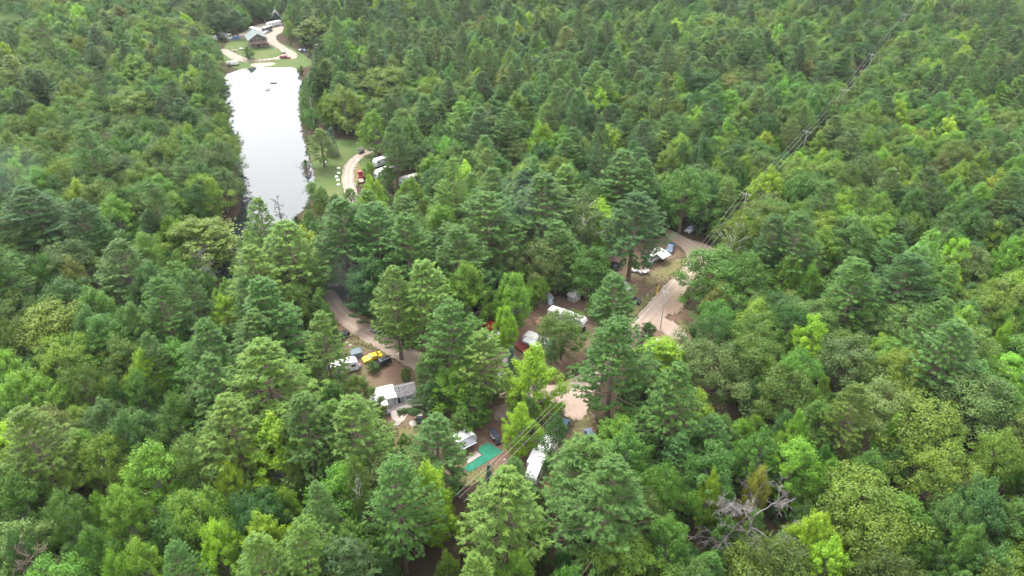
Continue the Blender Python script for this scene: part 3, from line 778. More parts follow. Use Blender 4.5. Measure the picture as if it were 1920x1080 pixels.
for (kind, tone, side, lm), lst in buckets.items():
    lst.sort(key=lambda q: q[0])
    for i, (_, t) in enumerate(lst):
        if len(lst) == 1: t['label'] = f'the only {tone} {kind} tree {side} {lm}'
        else: t['label'] = f'{tone} {kind} tree {side} {lm}, {ordinal(i)}nearest'

def place_tree(t):
    kind, mi = t['kind'], t['mi']
    crown, trunk = MODELS[kind][mi]
    s = t['r'] / MODEL_R[kind][mi]
    root = thing(NAMES[kind], t['label'], 'tree', (t['x'], t['y'], 0), t['rz'], f'{kind} trees of the wood')
    root.scale = (s, s, t['h'] / MODEL_H[kind])
    c = bpy.data.objects.new('crown', crown); COL.objects.link(c); c.parent = root; c['tint'] = t['tint']
    w = bpy.data.objects.new('trunk', trunk); COL.objects.link(w); w.parent = root
for t in SINGLE: place_tree(t)

def forest_mass(name, label, kind, ts):
    if not ts: return
    col = bpy.data.collections.new(name + '_models')      # models only, never linked to the scene
    for i, (c, w) in enumerate(MODELS[kind]):
        me = c.copy(); bm = bmesh.new(); bm.from_mesh(me); nf = len(bm.faces)
        bm.from_mesh(w)
        bm.faces.ensure_lookup_table()
        for f in bm.faces[nf:]: f.material_index = 1
        bm.to_mesh(me); bm.free()
        me.materials.append(w.materials[0])
        col.objects.link(bpy.data.objects.new(f'{kind}_model_{i}', me))
    me = bpy.data.meshes.new(name)
    me.from_pydata([(t['x'], t['y'], 0) for t in ts], [], [])
    def attr(k, ty, vals, ch):
        a = me.attributes.new(k, ty, 'POINT'); a.data.foreach_set(ch, np.array(vals, np.int32 if ty == 'INT' else np.float32).ravel())
    attr('vid', 'INT', [t['mi'] for t in ts], 'value')
    attr('rot', 'FLOAT_VECTOR', [(0, 0, t['rz']) for t in ts], 'vector')
    attr('scl', 'FLOAT_VECTOR', [(t['r'] / MODEL_R[kind][t['mi']],) * 2 + (t['h'] / MODEL_H[kind],) for t in ts], 'vector')
    attr('tint', 'FLOAT_VECTOR', [t['tint'] for t in ts], 'vector')
    ob = bpy.data.objects.new(name, me); COL.objects.link(ob)
    tag(ob, label, 'trees', None, 'stuff')
    ng = bpy.data.node_groups.new(name, 'GeometryNodeTree')
    ng.interface.new_socket('Geometry', in_out='INPUT', socket_type='NodeSocketGeometry')
    ng.interface.new_socket('Geometry', in_out='OUTPUT', socket_type='NodeSocketGeometry')
    N_ = ng.nodes; gi, go = N_.new('NodeGroupInput'), N_.new('NodeGroupOutput')
    ci = N_.new('GeometryNodeCollectionInfo'); ci.inputs['Collection'].default_value = col
    ci.inputs['Separate Children'].default_value = True; ci.inputs['Reset Children'].default_value = True
    ip = N_.new('GeometryNodeInstanceOnPoints'); ip.inputs['Pick Instance'].default_value = True
    def na(k, ty):
        q = N_.new('GeometryNodeInputNamedAttribute'); q.data_type = ty; q.inputs['Name'].default_value = k; return q.outputs['Attribute']
    er = N_.new('FunctionNodeEulerToRotation')
    L_ = ng.links
    L_.new(gi.outputs[0], ip.inputs['Points']); L_.new(ci.outputs[0], ip.inputs['Instance'])
    L_.new(na('vid', 'INT'), ip.inputs['Instance Index'])
    L_.new(na('rot', 'FLOAT_VECTOR'), er.inputs[0]); L_.new(er.outputs[0], ip.inputs['Rotation'])
    L_.new(na('scl', 'FLOAT_VECTOR'), ip.inputs['Scale']); L_.new(ip.outputs[0], go.inputs[0])
    md = ob.modifiers.new('trees', 'NODES'); md.node_group = ng

for kind, words in (('pine', 'distant pines'), ('maple', 'distant maples'), ('oak', 'distant oaks'), ('birch', 'distant birches')):
    forest_mass(f'far_{kind}_wood', f'{words} scattered through the far woodland canopy', kind, MASS[kind])

# low shrubs and saplings under the canopy, one mass
shrub = broadleaf(51, 2.2, 1.3, .05, 26, 26, .42, .25, .24, .7, 'oak')
MODELS['shrub'] = [shrub, broadleaf(52, 2.6, 1.1, .05, 26, 26, .4, .3, .24, .7, 'maple')]
MODEL_H['shrub'] = 2.4; MODEL_R['shrub'] = [mesh_radius(c) for c, _ in MODELS['shrub']]
und = []
n_ = 5200
ux, uy = R.uniform(-330, 330, n_), 45 + 420 * R.uniform(0, 1, n_) ** 1.3
ok = np.abs(ux) < (uy * _c + CAM_H * _s) * .76 + 5
for nm, pl in SHEETS: ok &= ~inside(pl, ux, uy)
for x, y in zip(ux[ok], uy[ok]):
    und.append(dict(x=x, y=y, h=R.uniform(1.0, 3.4), r=R.uniform(.8, 1.8), mi=R.randint(2), rz=R.uniform(0, 6.28), tint=tuple(float(c * q) for c, q in zip(TINT[random.choice(['green', 'deep', 'bright', 'olive'])], np.exp(R.normal(0, .12, 3))))))
forest_mass('undergrowth', 'low green undergrowth on the forest floor', 'shrub', und)

# ---------------------------------------------------------------- paints and materials of the built things
WHITE = mat('white_paint', (0.48, 0.48, 0.48), 0.45, 0.4, 0.06, 1.2)
CREAM = mat('cream_vinyl', (0.55, 0.52, 0.45), 0.5, 0.3, 0.06)
ROOFW = mat('white_rubber_roof', (0.5, 0.49, 0.475), 0.7, 0.2, 0.1, 0.8)
ROOFD = mat('weathered_white_roof', (0.4, 0.385, 0.365), 0.8, 0.2, 0.16, 0.7)
GLASS = mat('dark_glass', (0.015, 0.018, 0.022), 0.12, 0.5, 0.0)
GLASSB = mat('pale_glass', (0.16, 0.2, 0.24), 0.12, 0.6, 0.1)
BLACK = mat('black_paint', (0.012, 0.012, 0.014), 0.25, 0.5, 0.1)
RUBBER = mat('tyre_rubber', (0.015, 0.015, 0.015), 0.85, 0.2, 0.2)
STEEL = mat('grey_steel', (0.3, 0.3, 0.31), 0.4, 0.5, 0.15, 4, 0.6)
CHROME = mat('bright_rim', (0.5, 0.5, 0.5), 0.3, 0.5, 0.1, 4, 0.7)
YELLOW = mat('yellow_paint', (0.62, 0.42, 0.01), 0.3, 0.5, 0.05)
REDP = mat('red_paint', (0.42, 0.03, 0.035), 0.3, 0.5, 0.08)
MAROON = mat('maroon_paint', (0.16, 0.015, 0.03), 0.3, 0.5, 0.08)
BLUEP = mat('blue_paint', (0.02, 0.12, 0.35), 0.3, 0.5, 0.08)
SLATE = mat('slate_blue_paint', (0.09, 0.13, 0.18), 0.3, 0.5, 0.08)
NAVY = mat('dark_blue_paint', (0.012, 0.018, 0.035), 0.25, 0.5, 0.1)
SILVER = mat('silver_paint', (0.34, 0.35, 0.36), 0.35, 0.5, 0.06, 3, 0.3)
BROWNP = mat('brown_paint', (0.05, 0.03, 0.022), 0.4, 0.4, 0.1)
LAMP = mat('lamp_lens', (0.55, 0.55, 0.52), 0.2, 0.5, 0.02)
TAIL = mat('tail_lens', (0.3, 0.012, 0.012), 0.25, 0.5, 0.05)
DECKR = mat('red_deck_boards', (0.2, 0.045, 0.04), 0.8, 0.2, 0.25, 3)
DECKF = mat('faded_red_deck_boards', (0.33, 0.15, 0.13), 0.85, 0.2, 0.2, 3)
DECKG = mat('grey_deck_boards', (0.26, 0.22, 0.2), 0.85, 0.2, 0.2, 3)
WOOD = mat('weathered_wood', (0.19, 0.15, 0.115), 0.85, 0.2, 0.25, 4)
POLEW = mat('pole_wood', (0.3, 0.28, 0.25), 0.85, 0.2, 0.25, 3)
TARPG = mat('grey_awning_cloth', (0.13, 0.135, 0.15), 0.8, 0.2, 0.1, 2)
TARPL = mat('light_awning_cloth', (0.36, 0.36, 0.37), 0.7, 0.2, 0.1, 2)
REDC = mat('red_canopy_cloth', (0.5, 0.02, 0.04), 0.7, 0.2, 0.1, 2)
BROWNC = mat('brown_tent_cloth', (0.09, 0.055, 0.048), 0.85, 0.2, 0.2, 1.5)
TEALC = mat('green_outdoor_carpet', (0.02, 0.12, 0.075), 0.95, 0.1, 0.42, 0.9)
SHINGLE = [mat(f'shingle_{i}', c, 0.95, 0.15, 0.3, 6) for i, c in enumerate(((0.12, 0.112, 0.116), (0.15, 0.14, 0.144), (0.1, 0.093, 0.097), (0.17, 0.16, 0.16)))]
GREENR = mat('green_metal_roof', (0.085, 0.105, 0.1), 0.6, 0.25, 0.08, 0.6)
LOGS = mat('tan_siding', (0.2, 0.175, 0.15), 0.8, 0.2, 0.15, 3)
STONE = mat('pale_stone', (0.27, 0.25, 0.215), 0.9, 0.2, 0.2, 2, bump=0.3)
CONC = mat('concrete', (0.26, 0.225, 0.2), 0.9, 0.2, 0.12, 1.5)
WIRE = mat('wire', (0.4, 0.4, 0.38), 0.5, 0.4, 0.05)
BEIGE = mat('beige_plastic', (0.62, 0.56, 0.44), 0.5, 0.3, 0.05)
SEATT = mat('tan_vinyl', (0.4, 0.34, 0.27), 0.6, 0.3, 0.1)
TARPB = mat('blue_grey_tarp', (0.1, 0.13, 0.15), 0.6, 0.3, 0.25, 1.5)
SKY1 = mat('light_blue_plastic', (0.18, 0.3, 0.42), 0.4, 0.4, 0.1)

def slats(name, root, x0, x1, y0, y1, z, w, m, along='x', th=0.03, gap=0.012):
    """deck boards laid one by one"""
    n = max(2, int(round((y1 - y0 if along == 'x' else x1 - x0) / w)))
    st = (y1 - y0 if along == 'x' else x1 - x0) / n
    dim = (x1 - x0, st - gap, th) if along == 'x' else (st - gap, y1 - y0, th)
    me = MB().box((0, 0, 0), dim).mesh(name, m)
    for i in range(n):
        o = bpy.data.objects.new(name, me); COL.objects.link(o); o.parent = root
        q = (i + .5) * st
        o.location = ((x0 + x1) / 2, y0 + q, z) if along == 'x' else (x0 + q, (y0 + y1) / 2, z)

def wheel(parent, x, y, r=.36, w=.24, rim=CHROME):
    s = 1 if y > 0 else -1
    o = MB().tube([(x, y - w / 2, r), (x, y + w / 2, r)], r, 16).build('wheel', RUBBER, parent, 0.03)
    MB().tube([(x, y + s * (w / 2 - .02), r), (x, y + s * (w / 2 + .012), r)], r * .62, 12).build('rim', rim, o)
    return o

# ---------------------------------------------------------------- road vehicles (x forward)
def vehicle(name, label, cat, loc, rz, kind, paint, group='vehicles parked around the campground', stripe=None, rails=False, bedcover=None):
    root = thing(name, label, cat, loc, rz, group)
    if kind == 'suv':
        L_, W, bel, top = 4.8, 1.92, 1.08, 1.76
        low = [(-2.38, .38), (-2.42, .8), (-2.33, 1.08), (1.12, 1.08), (2.2, .98), (2.4, .78), (2.38, .36)]
        gh = [(-2.33, bel), (-2.12, top - .08), (-1.9, top), (.2, top), (.42, top - .06), (1.12, bel)]
        wins = [(-2.05, -1.2), (-1.08, -.2), (-.08, .78)]
    elif kind == 'coupe':
        L_, W, bel, top = 4.75, 1.9, .92, 1.36
        low = [(-2.36, .34), (-2.4, .72), (-2.3, .94), (-1.4, .92), (.75, .92), (2.05, .84), (2.36, .62), (2.34, .3)]
        gh = [(-1.75, bel), (-.95, top - .03), (-.7, top), (.02, top), (.2, top - .04), (.95, bel - .02)]
        wins = [(-1.25, -.6), (-.5, .55)]
    elif kind == 'sedan':
        L_, W, bel, top = 4.6, 1.82, .95, 1.45
        low = [(-2.28, .36), (-2.3, .75), (-2.2, .97), (-1.6, .97), (.85, .95), (2.0, .86), (2.27, .64), (2.25, .32)]
        gh = [(-1.85, bel), (-1.25, top - .05), (-1.0, top), (-.05, top), (.15, top - .05), (.95, bel)]
        wins = [(-1.35, -.55), (-.45, .55)]
    else:
        L_, W, bel, top = 5.7, 2.0, 1.15, 1.88
        low = [(-.62, .45), (-.62, 1.15), (1.5, 1.15), (2.6, 1.08), (2.82, .9), (2.82, .42)]
        gh = [(-.6, bel), (-.5, top - .06), (-.35, top), (.75, top), (.95, top - .06), (1.5, bel)]
        wins = [(-.42, .28), (.38, 1.1)]
    hwl = lambda z: W / 2 * (1 - .06 * max(0, .6 - z))
    hw = lambda z: W / 2 - .02 - .24 * (z - bel) / (top - bel)
    body = MB().prism(low, -1, 1, hwl).build('body', paint, root, .06)
    cab = MB().prism(gh, -1, 1, hw).build('cabin', paint, root, .05)
    z0, z1 = bel + .06, top - .14
    def xat(z, front):
        pts = [p for p in gh if (p[0] > 0) == front] if front else gh[:3]
        pts = sorted(pts, key=lambda p: p[1])
        for a, b_ in zip(pts[:-1], pts[1:]):
            if a[1] <= z <= b_[1]: return a[0] + (b_[0] - a[0]) * (z - a[1]) / max(1e-6, b_[1] - a[1])
        return pts[0][0]
    for s in (-1, 1):
        for k, (a, b_) in enumerate(wins):
            t0, t1 = a, b_
            if k == len(wins) - 1: t1 = b_ - .32
            if k == 0: t0 = a + .12
            MB().slab([(a, s * (hw(z0) + .012), z0), (b_, s * (hw(z0) + .012), z0), (t1, s * (hw(z1) + .012), z1), (t0, s * (hw(z1) + .012), z1)], .012 * (-s)).build('side_window', GLASS, root)
        box('headlight', (low[-1][0] - .06, s * (W / 2 - .26), bel - .27), (.1, .36, .16), LAMP, root, .02)
        xr = -2.84 if kind == 'pickup' else low[0][0]
        box('tail_light', (xr - .01, s * (W / 2 - .16), bel - .2), (.08, .2, .26), TAIL, root, .02)
        box('mirror', (wins[-1][1] - .12, s * (W / 2 + .1), bel + .06), (.16, .2, .16), paint, root, .03)
    xf0, xf1, xb0, xb1 = xat(z0, True), xat(z1, True), xat(z0, False), xat(z1, False)
    MB().slab([(xf0 + .015, -hw(z0) + .12, z0), (xf0 + .015, hw(z0) - .12, z0), (xf1 + .03, hw(z1) - .1, z1 + .02), (xf1 + .03, -hw(z1) + .1, z1 + .02)], .015).build('windshield', GLASSB if paint is not BLACK else GLASS, root)
    MB().slab([(xb0 - .015, hw(z0) - .14, z0), (xb0 - .015, -hw(z0) + .14, z0), (xb1 - .03, -hw(z1) + .12, z1), (xb1 - .03, hw(z1) - .12, z1)], .015).build('rear_window', GLASS, root)
    if kind == 'pickup':
        bed = MB()
        bed.box((-1.72, 0, .62), (2.2, W - .06, .34)); bed.box((-1.72, W / 2 - .06, .96), (2.2, .1, .4)); bed.box((-1.72, -W / 2 + .06, .96), (2.2, .1, .4)); bed.box((-.66, 0, .96), (.08, W - .1, .4))
        bed.build('bed', paint, root, .02)
        box('tailgate', (-2.8, 0, .92), (.07, W - .14, .48), paint, root, .02)
        MB().box((-1.72, 0, .81), (2.1, W - .24, .03)).build('bed_liner', BLACK, root)
        if bedcover: box('bed_cover', (-1.72, 0, 1.18), (2.14, W - .1, .04), bedcover, root, .01)
        wx = (-1.85, 1.8)
    else: wx = (-1.42, 1.42)
    for x in wx:
        for s in (-1, 1): wheel(root, x, s * (W / 2 - .1), .4 if kind == 'pickup' else .35)
    box('bumper', (low[-1][0] + .03, 0, .48), (.12, W - .1, .2), BLACK if kind != 'coupe' else paint, root, .03)
    box('bumper', ((-2.86 if kind == 'pickup' else low[0][0] - .03), 0, .5), (.12, W - .1, .2), BLACK if kind != 'coupe' else paint, root, .03)
    box('grille', (low[-1][0] + .02, 0, bel - .3), (.06, W * .5, .2), BLACK, root)
    if rails:
        for s in (-1, 1): box('roof_rail', (-.8, s * (hw(top) - .1), top + .05), (2.2, .05, .06), CHROME, root, .01)
    if stripe:
        for s in (-1, 1):
            box('stripe', (-.34, s * .27, top + .012), (.62, .26, .014), stripe, root)
            MB().slab([(1.0, s * .27 - .13, .935), (2.04, s * .27 - .13, .855), (2.04, s * .27 + .13, .855), (1.0, s * .27 + .13, .935)], .012).build('stripe', stripe, root)
            box('stripe', (-2.0, s * .27, .955), (.55, .26, .03), stripe, root)
            box('side_stripe', (0, s * (W / 2 + .004), .6), (2.0, .02, .14), stripe, root)
    return root

def veh_px(name, label, cat, rear, front, kind, paint, z=0.5, **k):
    a, b_ = P(*rear, z), P(*front, z)
    mid = (a + b_) / 2
    return vehicle(name, label, cat, (mid.x, mid.y, .03), heading(a, b_), kind, paint, **k)

# ---------------------------------------------------------------- campers (x towards the hitch)
def camper(name, label, a, b_, L_=None, style='travel', zroof=3.2, awning=None, slide=None, side_mat=WHITE, roof_mat=ROOFW, stripe=None, W=2.45, group='campers on their sites', axles=2, spare=False, cat='camper'):
    pa, pb = P(*a, zroof), P(*b_, zroof)
    rz = heading(pa, pb); mid = (pa + pb) / 2
    if L_ is None: L_ = (pb - pa).length
    elif (pb - pa).length > 1e-6:
        mid = pb - (pb - pa).normalized() * L_ / 2
    root = thing(name, label, cat, (mid.x, mid.y, .03), rz, group)
    h, f = L_ / 2, .62
    zt = zroof - .04
    if style == 'travel':
        prof = [(-h, f), (-h, zt - .12), (-h + .2, zt), (h - 1.1, zt), (h - .45, zt - .22), (h - .1, zt - .75), (h, zt - 1.3), (h - .12, f + .15), (h - .3, f)]
    elif style == 'fifth':
        prof = [(-h, f), (-h, zt - .15), (-h + .25, zt), (h - 1.2, zt), (h - .5, zt - .2), (h - .1, zt - .7), (h, zt - 1.2), (h - .1, 1.75), (h - 2.4, 1.65), (h - 2.6, f)]
    elif style == 'motor':
        prof = [(-h, f - .1), (-h, zt - .1), (-h + .12, zt), (h - .5, zt), (h - .15, zt - .3), (h, zt - 1.5), (h, f - .1)]
    elif style == 'round':
        prof = [(-h, f), (-h - .02, 1.5), (-h + .15, zt - .55), (-h + .6, zt - .12), (-h + 1.2, zt), (h - 1.3, zt), (h - .6, zt - .15), (h - .12, zt - .7), (h, 1.5), (h - .1, f)]
    else:
        prof = [(-h, f), (-h, zt), (h, zt), (h, f)]
    MB().prism(prof, -W / 2, W / 2).build('body', side_mat, root, .07)
    top = [p for p in prof if p[1] > zt - .6]
    top.sort()
    rf = MB()
    for p, q in zip(top[:-1], top[1:]):
        rf.slab([(p[0], -W / 2 + .03, p[1] + .012), (q[0], -W / 2 + .03, q[1] + .012), (q[0], W / 2 - .03, q[1] + .012), (p[0], W / 2 - .03, p[1] + .012)], .025)
    rf.build('roof', roof_mat, root)
    rr = random.Random(int(abs(mid.x * 97 + mid.y * 31)))
    box('air_conditioner', (rr.uniform(-.3, .3), 0, zt + .17), (1.0, .7, .28), WHITE if roof_mat is not ROOFW else CREAM, root, .08)
    for x in (-h * .55, h * .4): box('roof_vent', (x, .25, zt + .08), (.42, .42, .12), GLASS if rr.random() < .5 else CREAM, root, .03)
    for s in (-1, 1):
        n = max(2, int(L_ / 2.4))
        for i in range(n):
            x = -h + .9 + i * (L_ - 2.2) / max(1, n - 1)
            if style == 'fifth' and x > h - 2.6: continue
            if s == -1 and i == n // 2:
                d = box('door', (x, s * (W / 2 + .012), 1.62), (.66, .03, 1.8), CREAM if side_mat is WHITE else WHITE, root, .01)
                box('door_window', (x, s * (W / 2 + .032), 2.1), (.4, .015, .5), GLASS, d)
                box('step', (x, s * (W / 2 + .22), .42), (.6, .4, .05), STEEL, root)
            else:
                w = box('window', (x, s * (W / 2 + .012), 2.05), (rr.choice((.6, .9, 1.1)), .03, .62), GLASS, root, .01)
        if stripe: box('side_stripe', (-.2, s * (W / 2 + .006), 1.2), (L_ * .78, .016, .22), stripe, root)
        for k in range(axles):
            wheel(root, -.35 * L_ * .3 + (k - (axles - 1) / 2) * .85, s * (W / 2 - .12), .34, .22)
        box('wheel_fender', (-.35 * L_ * .3, s * (W / 2 + .02), .78), (.9 * axles + .2, .06, .2), BLACK, root, .02)
    box('rear_window', (-h - .012, 0, 2.1), (.03, 1.1, .6), GLASS, root, .01)
    box('chassis', (0, 0, .5), (L_ - .6, W - .5, .2), BLACK, root)
    if style in ('travel', 'round', 'box'):
        MB().tube([(h - .3, -.7, .5), (h + 1.1, 0, .5)], .05, 5).tube([(h - .3, .7, .5), (h + 1.1, 0, .5)], .05, 5).build('tongue', BLACK, root)
        for s in (-.18, .18): MB().tube([(h + .3, s, .5), (h + .3, s, .95), (h + .3, s, 1.02)], [.16, .16, .06], 10).build('propane_tank', WHITE, root)
        if style != 'box': box('front_window', (h - .02, 0, zt - 1.35), (.05, 1.3, .5), GLASS, root, .01, ry=.2)
    elif style == 'fifth':
        for s in (-1, 1): MB().tube([(h - .6, s * .8, .1), (h - .6, s * .8, 1.7)], .05, 6).build('landing_leg', STEEL, root)
        MB().slab([(h - .03, -.9, zt - .98), (h - .03, .9, zt - .98), (h - .36, .9, zt - .42), (h - .36, -.9, zt - .42)], .03).build('front_window', GLASS, root)
    elif style == 'motor':
        MB().slab([(h + .012, -1.05, zt - 1.45), (h + .012, 1.05, zt - 1.45), (h - .12, 1.05, zt - .45), (h - .12, -1.05, zt - .45)], .02).build('windshield', GLASS, root)
        for s in (-1, 1): box('headlight', (h + .02, s * .85, .95), (.06, .34, .2), LAMP, root)
    if slide:
        s, x, ln, dp = slide
        so = box('slide_out', (x, s * (W / 2 + dp / 2), 2.0), (ln, dp, 2.0), side_mat, root, .04)
        box('slide_roof', (x, s * (W / 2 + dp / 2), 3.03), (ln + .06, dp + .04, .05), roof_mat, so)
        box('window', (x, s * (W / 2 + dp + .012), 2.15), (1.2, .03, .6), GLASS, so)
    if awning:
        s, x, ln, dp, m_, drop = awning
        y0, y1, za, zb = s * (W / 2 + .02), s * (W / 2 + dp), zroof - .15, zroof - .15 - drop
        aw = MB().slab([(x - ln / 2, y0, za), (x + ln / 2, y0, za), (x + ln / 2, y1, zb), (x - ln / 2, y1, zb)], .02).build('awning', m_, root)
        MB().tube([(x - ln / 2, y1, zb - .02), (x + ln / 2, y1, zb - .02)], .06, 8).build('roller', WHITE, aw)
        for e in (-1, 1): MB().tube([(x + e * (ln / 2 - .05), y1, zb - .05), (x + e * (ln / 2 - .05), y0, 1.0)], .025, 4).build('awning_arm', STEEL, aw)
    if spare:
        o = MB().tube([(h + .02, -.55, 1.15), (h + .2, -.55, 1.15)], .36, 16).build('spare_wheel', RUBBER, root, .03)
        MB().tube([(h + .2, -.55, 1.15), (h + .215, -.55, 1.15)], .2, 12).build('rim', CHROME, o)
    return root

camper('travel_trailer', 'white travel trailer beside the yellow striped car', (631, 681), (670, 671), 7.2, 'travel', 3.1, stripe=SILVER)
camper('small_trailer', 'rounded white trailer with grey awning and spare wheel beside green carpet', (850, 824), (888, 805), 6.0, 'round', 2.9, awning=(-1, -.5, 4.6, 1.7, TARPG, .55), stripe=SILVER, spare=True, axles=1)
camper('long_trailer', 'long white-roofed trailer half hidden under a tall birch', (1026, 824), (995, 892), 11.6, 'travel', 3.3, slide=(-1, .5, 4.0, .7), W=2.5, roof_mat=ROOFW)
camper('fifth_wheel_camper', 'large white fifth-wheel camper with raised nose facing the right road', (1031, 576), (1099, 600), None, 'fifth', 3.6, slide=(1, -.8, 3.6, .8), stripe=SILVER)
camper('travel_trailer', 'white camper with pale awning over a dark red deck', (1035, 643), (983, 622), 8.6, 'travel', 3.2, awning=(1, .6, 4.8, 1.5, TARPL, .35), roof_mat=ROOFD)
camper('travel_trailer', 'white-roofed dark-sided trailer under the red canopy', (905, 638), (938, 619), 6.4, 'travel', 3.0, side_mat=mat('charcoal_side', (0.05, 0.05, 0.055), 0.5, 0.4), roof_mat=ROOFW)
camper('travel_trailer', 'white travel trailer with open awning beside slate blue pickup', (1212, 480), (1243, 464), 7.6, 'travel', 3.1, awning=(-1, 1.4, 3.9, 2.3, TARPL, .6), roof_mat=ROOFW, stripe=SILVER)
camper('travel_trailer', 'white camper roof under the lime maple below the road fork', (1250, 646), (1279, 656), 7.0, 'travel', 3.1)
camper('travel_trailer', 'small white trailer roof glimpsed among oaks right of the road', (1366, 561), (1386, 557), 5.4, 'travel', 3.0)
camper('travel_trailer', 'white camper nose by the pond road, behind another camper', (722, 293), (701, 300), 8.2, 'travel', 3.2, roof_mat=ROOFW, stripe=BROWNP)
camper('travel_trailer', 'white camper with grey markings beside the red pickup', (726, 313), (703, 322), 8.0, 'travel', 3.2, roof_mat=ROOFW, stripe=SILVER)
camper('travel_trailer', 'grey camper behind the bare brown bush', (776, 328), (750, 335), 7.6, 'travel', 3.1, side_mat=mat('grey_side', (0.3, 0.31, 0.34), 0.5, 0.4), roof_mat=ROOFD)
camper('fifth_wheel_camper', 'long white camper parked just behind the lodge roof', (466, 49.5), (487, 55), 10.0, 'fifth', 3.5, stripe=BROWNP)
camper('travel_trailer', 'white camper with dark side behind the silver car', (506, 48), (493, 52), 6.5, 'travel', 3.1, side_mat=mat('charcoal_side', (0.05, 0.05, 0.055)), stripe=SILVER)
camper('travel_trailer', 'farthest white camper on the gravel yard, below the pale shed', (524, 38), (500, 43), 10.0, 'travel', 3.2, stripe=BLACK)
camper('motorhome', 'white motorhome parked behind the blue car left of lodge', (409, 60), (431, 64), 9.5, 'motor', 3.3, stripe=SILVER)
camper('travel_trailer', 'white trailer leftmost of the campers near the lodge', (388, 64.5), (404, 67), 6.5, 'travel', 3.0)
camper('cargo_trailer', 'low white trailer at the left end of the pond beach', (428, 116), (445, 114), 5.4, 'box', 2.2, axles=1)
camper('travel_trailer', 'white camper among far trees right of the lodge clearing', (593, 82), (607, 85), 6.0, 'travel', 3.0)

# ---------------------------------------------------------------- cars and trucks
veh_px('yellow_car', 'yellow sports car with black stripes beside the white trailer', 'car', (714, 665), (682, 676), 'coupe', YELLOW, stripe=BLACK)
veh_px('black_suv', 'black suv with chrome roof rails beside the yellow car', 'car', (728, 677), (703, 688), 'suv', BLACK, rails=True)
veh_px('dark_pickup', 'dark blue pickup with covered bed by the left dirt road', 'truck', (648, 626), (622, 643), 'pickup', NAVY, bedcover=BLACK)
veh_px('brown_car', 'dark brown car mostly hidden left of the covered pickup', 'car', (622, 620), (606, 631), 'sedan', BROWNP)
veh_px('black_suv', 'black suv on dry grass left of the right dirt road', 'car', (1172, 560), (1199, 567), 'suv', BLACK)
veh_px('parked_car', 'white and black car half hidden behind the blue-green pine', 'car', (1168, 533), (1177, 541), 'sedan', SILVER)
veh_px('slate_pickup', 'slate blue pickup with dark bed behind the awning camper', 'truck', (1260, 459), (1254, 473), 'pickup', SLATE)
veh_px('red_car', 'red car in shade at the right bend of the road', 'car', (1348, 437), (1332, 448), 'suv', REDP)
veh_px('silver_car', 'silver car in deep shade beyond the big trunk', 'car', (1300, 428), (1290, 435), 'suv', SILVER)
veh_px('blue_car', 'blue car peeking out right of the birch by the junction', 'car', (1061, 793), (1053, 810), 'sedan', mat('deep_blue_paint', (0.01, 0.045, 0.12), 0.3, 0.5, 0.08))
veh_px('grey_car', 'grey-blue car under the pine right of the junction', 'car', (1104, 812), (1112, 828), 'sedan', SLATE)
veh_px('red_pickup', 'red pickup parked by the pond road with a black trailer', 'truck', (678, 334), (674, 321), 'pickup', REDP)
veh_px('maroon_pickup', 'maroon pickup on the gravel road before the lodge', 'truck', (527, 108), (542, 108), 'pickup', MAROON)
veh_px('blue_car', 'bright blue car left of the lodge', 'car', (448, 71), (436, 72), 'sedan', BLUEP)
veh_px('silver_car', 'silver car nearest the campers behind the lodge', 'car', (503, 60), (494, 62), 'sedan', SILVER)
veh_px('dark_car', 'dark car next to the silver car behind lodge', 'car', (508, 57), (500, 59), 'sedan', NAVY)
veh_px('white_pickup', 'white and dark pickup at the tree edge right of lodge clearing', 'truck', (562, 95), (574, 97), 'pickup', NAVY, bedcover=WHITE)

# ---------------------------------------------------------------- golf carts and utility carts
def golf_cart(name, label, px, pfront, body_m=BEIGE, roof_m=BEIGE, seats=1, z=.3, cat='golf cart', roof=True, scale=1.0):
    a, b_ = P(*px, z), P(*pfront, z)
    root = thing(name, label, cat, (a.x, a.y, .03), heading(a, b_), 'golf carts and utility carts')
    root.scale = (scale,) * 3
    ex = .9 * (seats - 1)
    MB().prism([(-1.2 - ex, .35), (-1.2 - ex, .75), (-.75 - ex, .8), (-.6, .42), (.45, .42), (.7, .9), (1.1, .85), (1.25, .55), (1.2, .35)], -.58, .58).build('body', body_m, root, .05)
    for k in range(seats):
        s = box('seat', (-.45 - .9 * k, 0, .72), (.55, 1.1, .16), SEATT, root, .05)
        box('backrest', (-.78 - .9 * k, 0, 1.02), (.12, 1.1, .45), SEATT, s, .04)
    if roof:
        for x, y in ((.62, .52), (.62, -.52), (-.95 - ex, .52), (-.95 - ex, -.52)):
            MB().tube([(x, y, .7), (x - .08 if x > 0 else x, y * .96, 1.86)], .022, 5).build('roof_post', STEEL, root)
        box('roof', (-.2 - ex / 2, 0, 1.9), (1.85 + ex, 1.2, .08), roof_m, root, .035)
    MB().slab([(.68, -.5, .95), (.68, .5, .95), (.56, .48, 1.75), (.56, -.48, 1.75)], .012).build('windshield', GLASSB, root)
    MB().tube([(.55, .25, .75), (.3, .25, 1.02)], .025, 5).build('steering_column', BLACK, root)
    for x in (-.9 - ex, .85):
        for s in (-1, 1): wheel(root, x, s * .52, .23, .2)
    for s in (-1, 1): box('headlight', (1.2, s * .4, .68), (.06, .18, .1), LAMP, root)
    return root
golf_cart('golf_cart', 'beige-roofed golf cart by a flat pale stone', (787, 786), (789, 799), mat('dark_cart_body', (0.03, 0.03, 0.033), 0.4, 0.4), BEIGE)
golf_cart('utility_cart', 'black utility cart with dark roof beside the green carpet', (930, 826), (936, 834), BLACK, NAVY, 2)
golf_cart('golf_cart', 'white golf cart behind the three-trunked pine, left of another', (1188, 508), (1194, 509), WHITE, WHITE, roof=False)
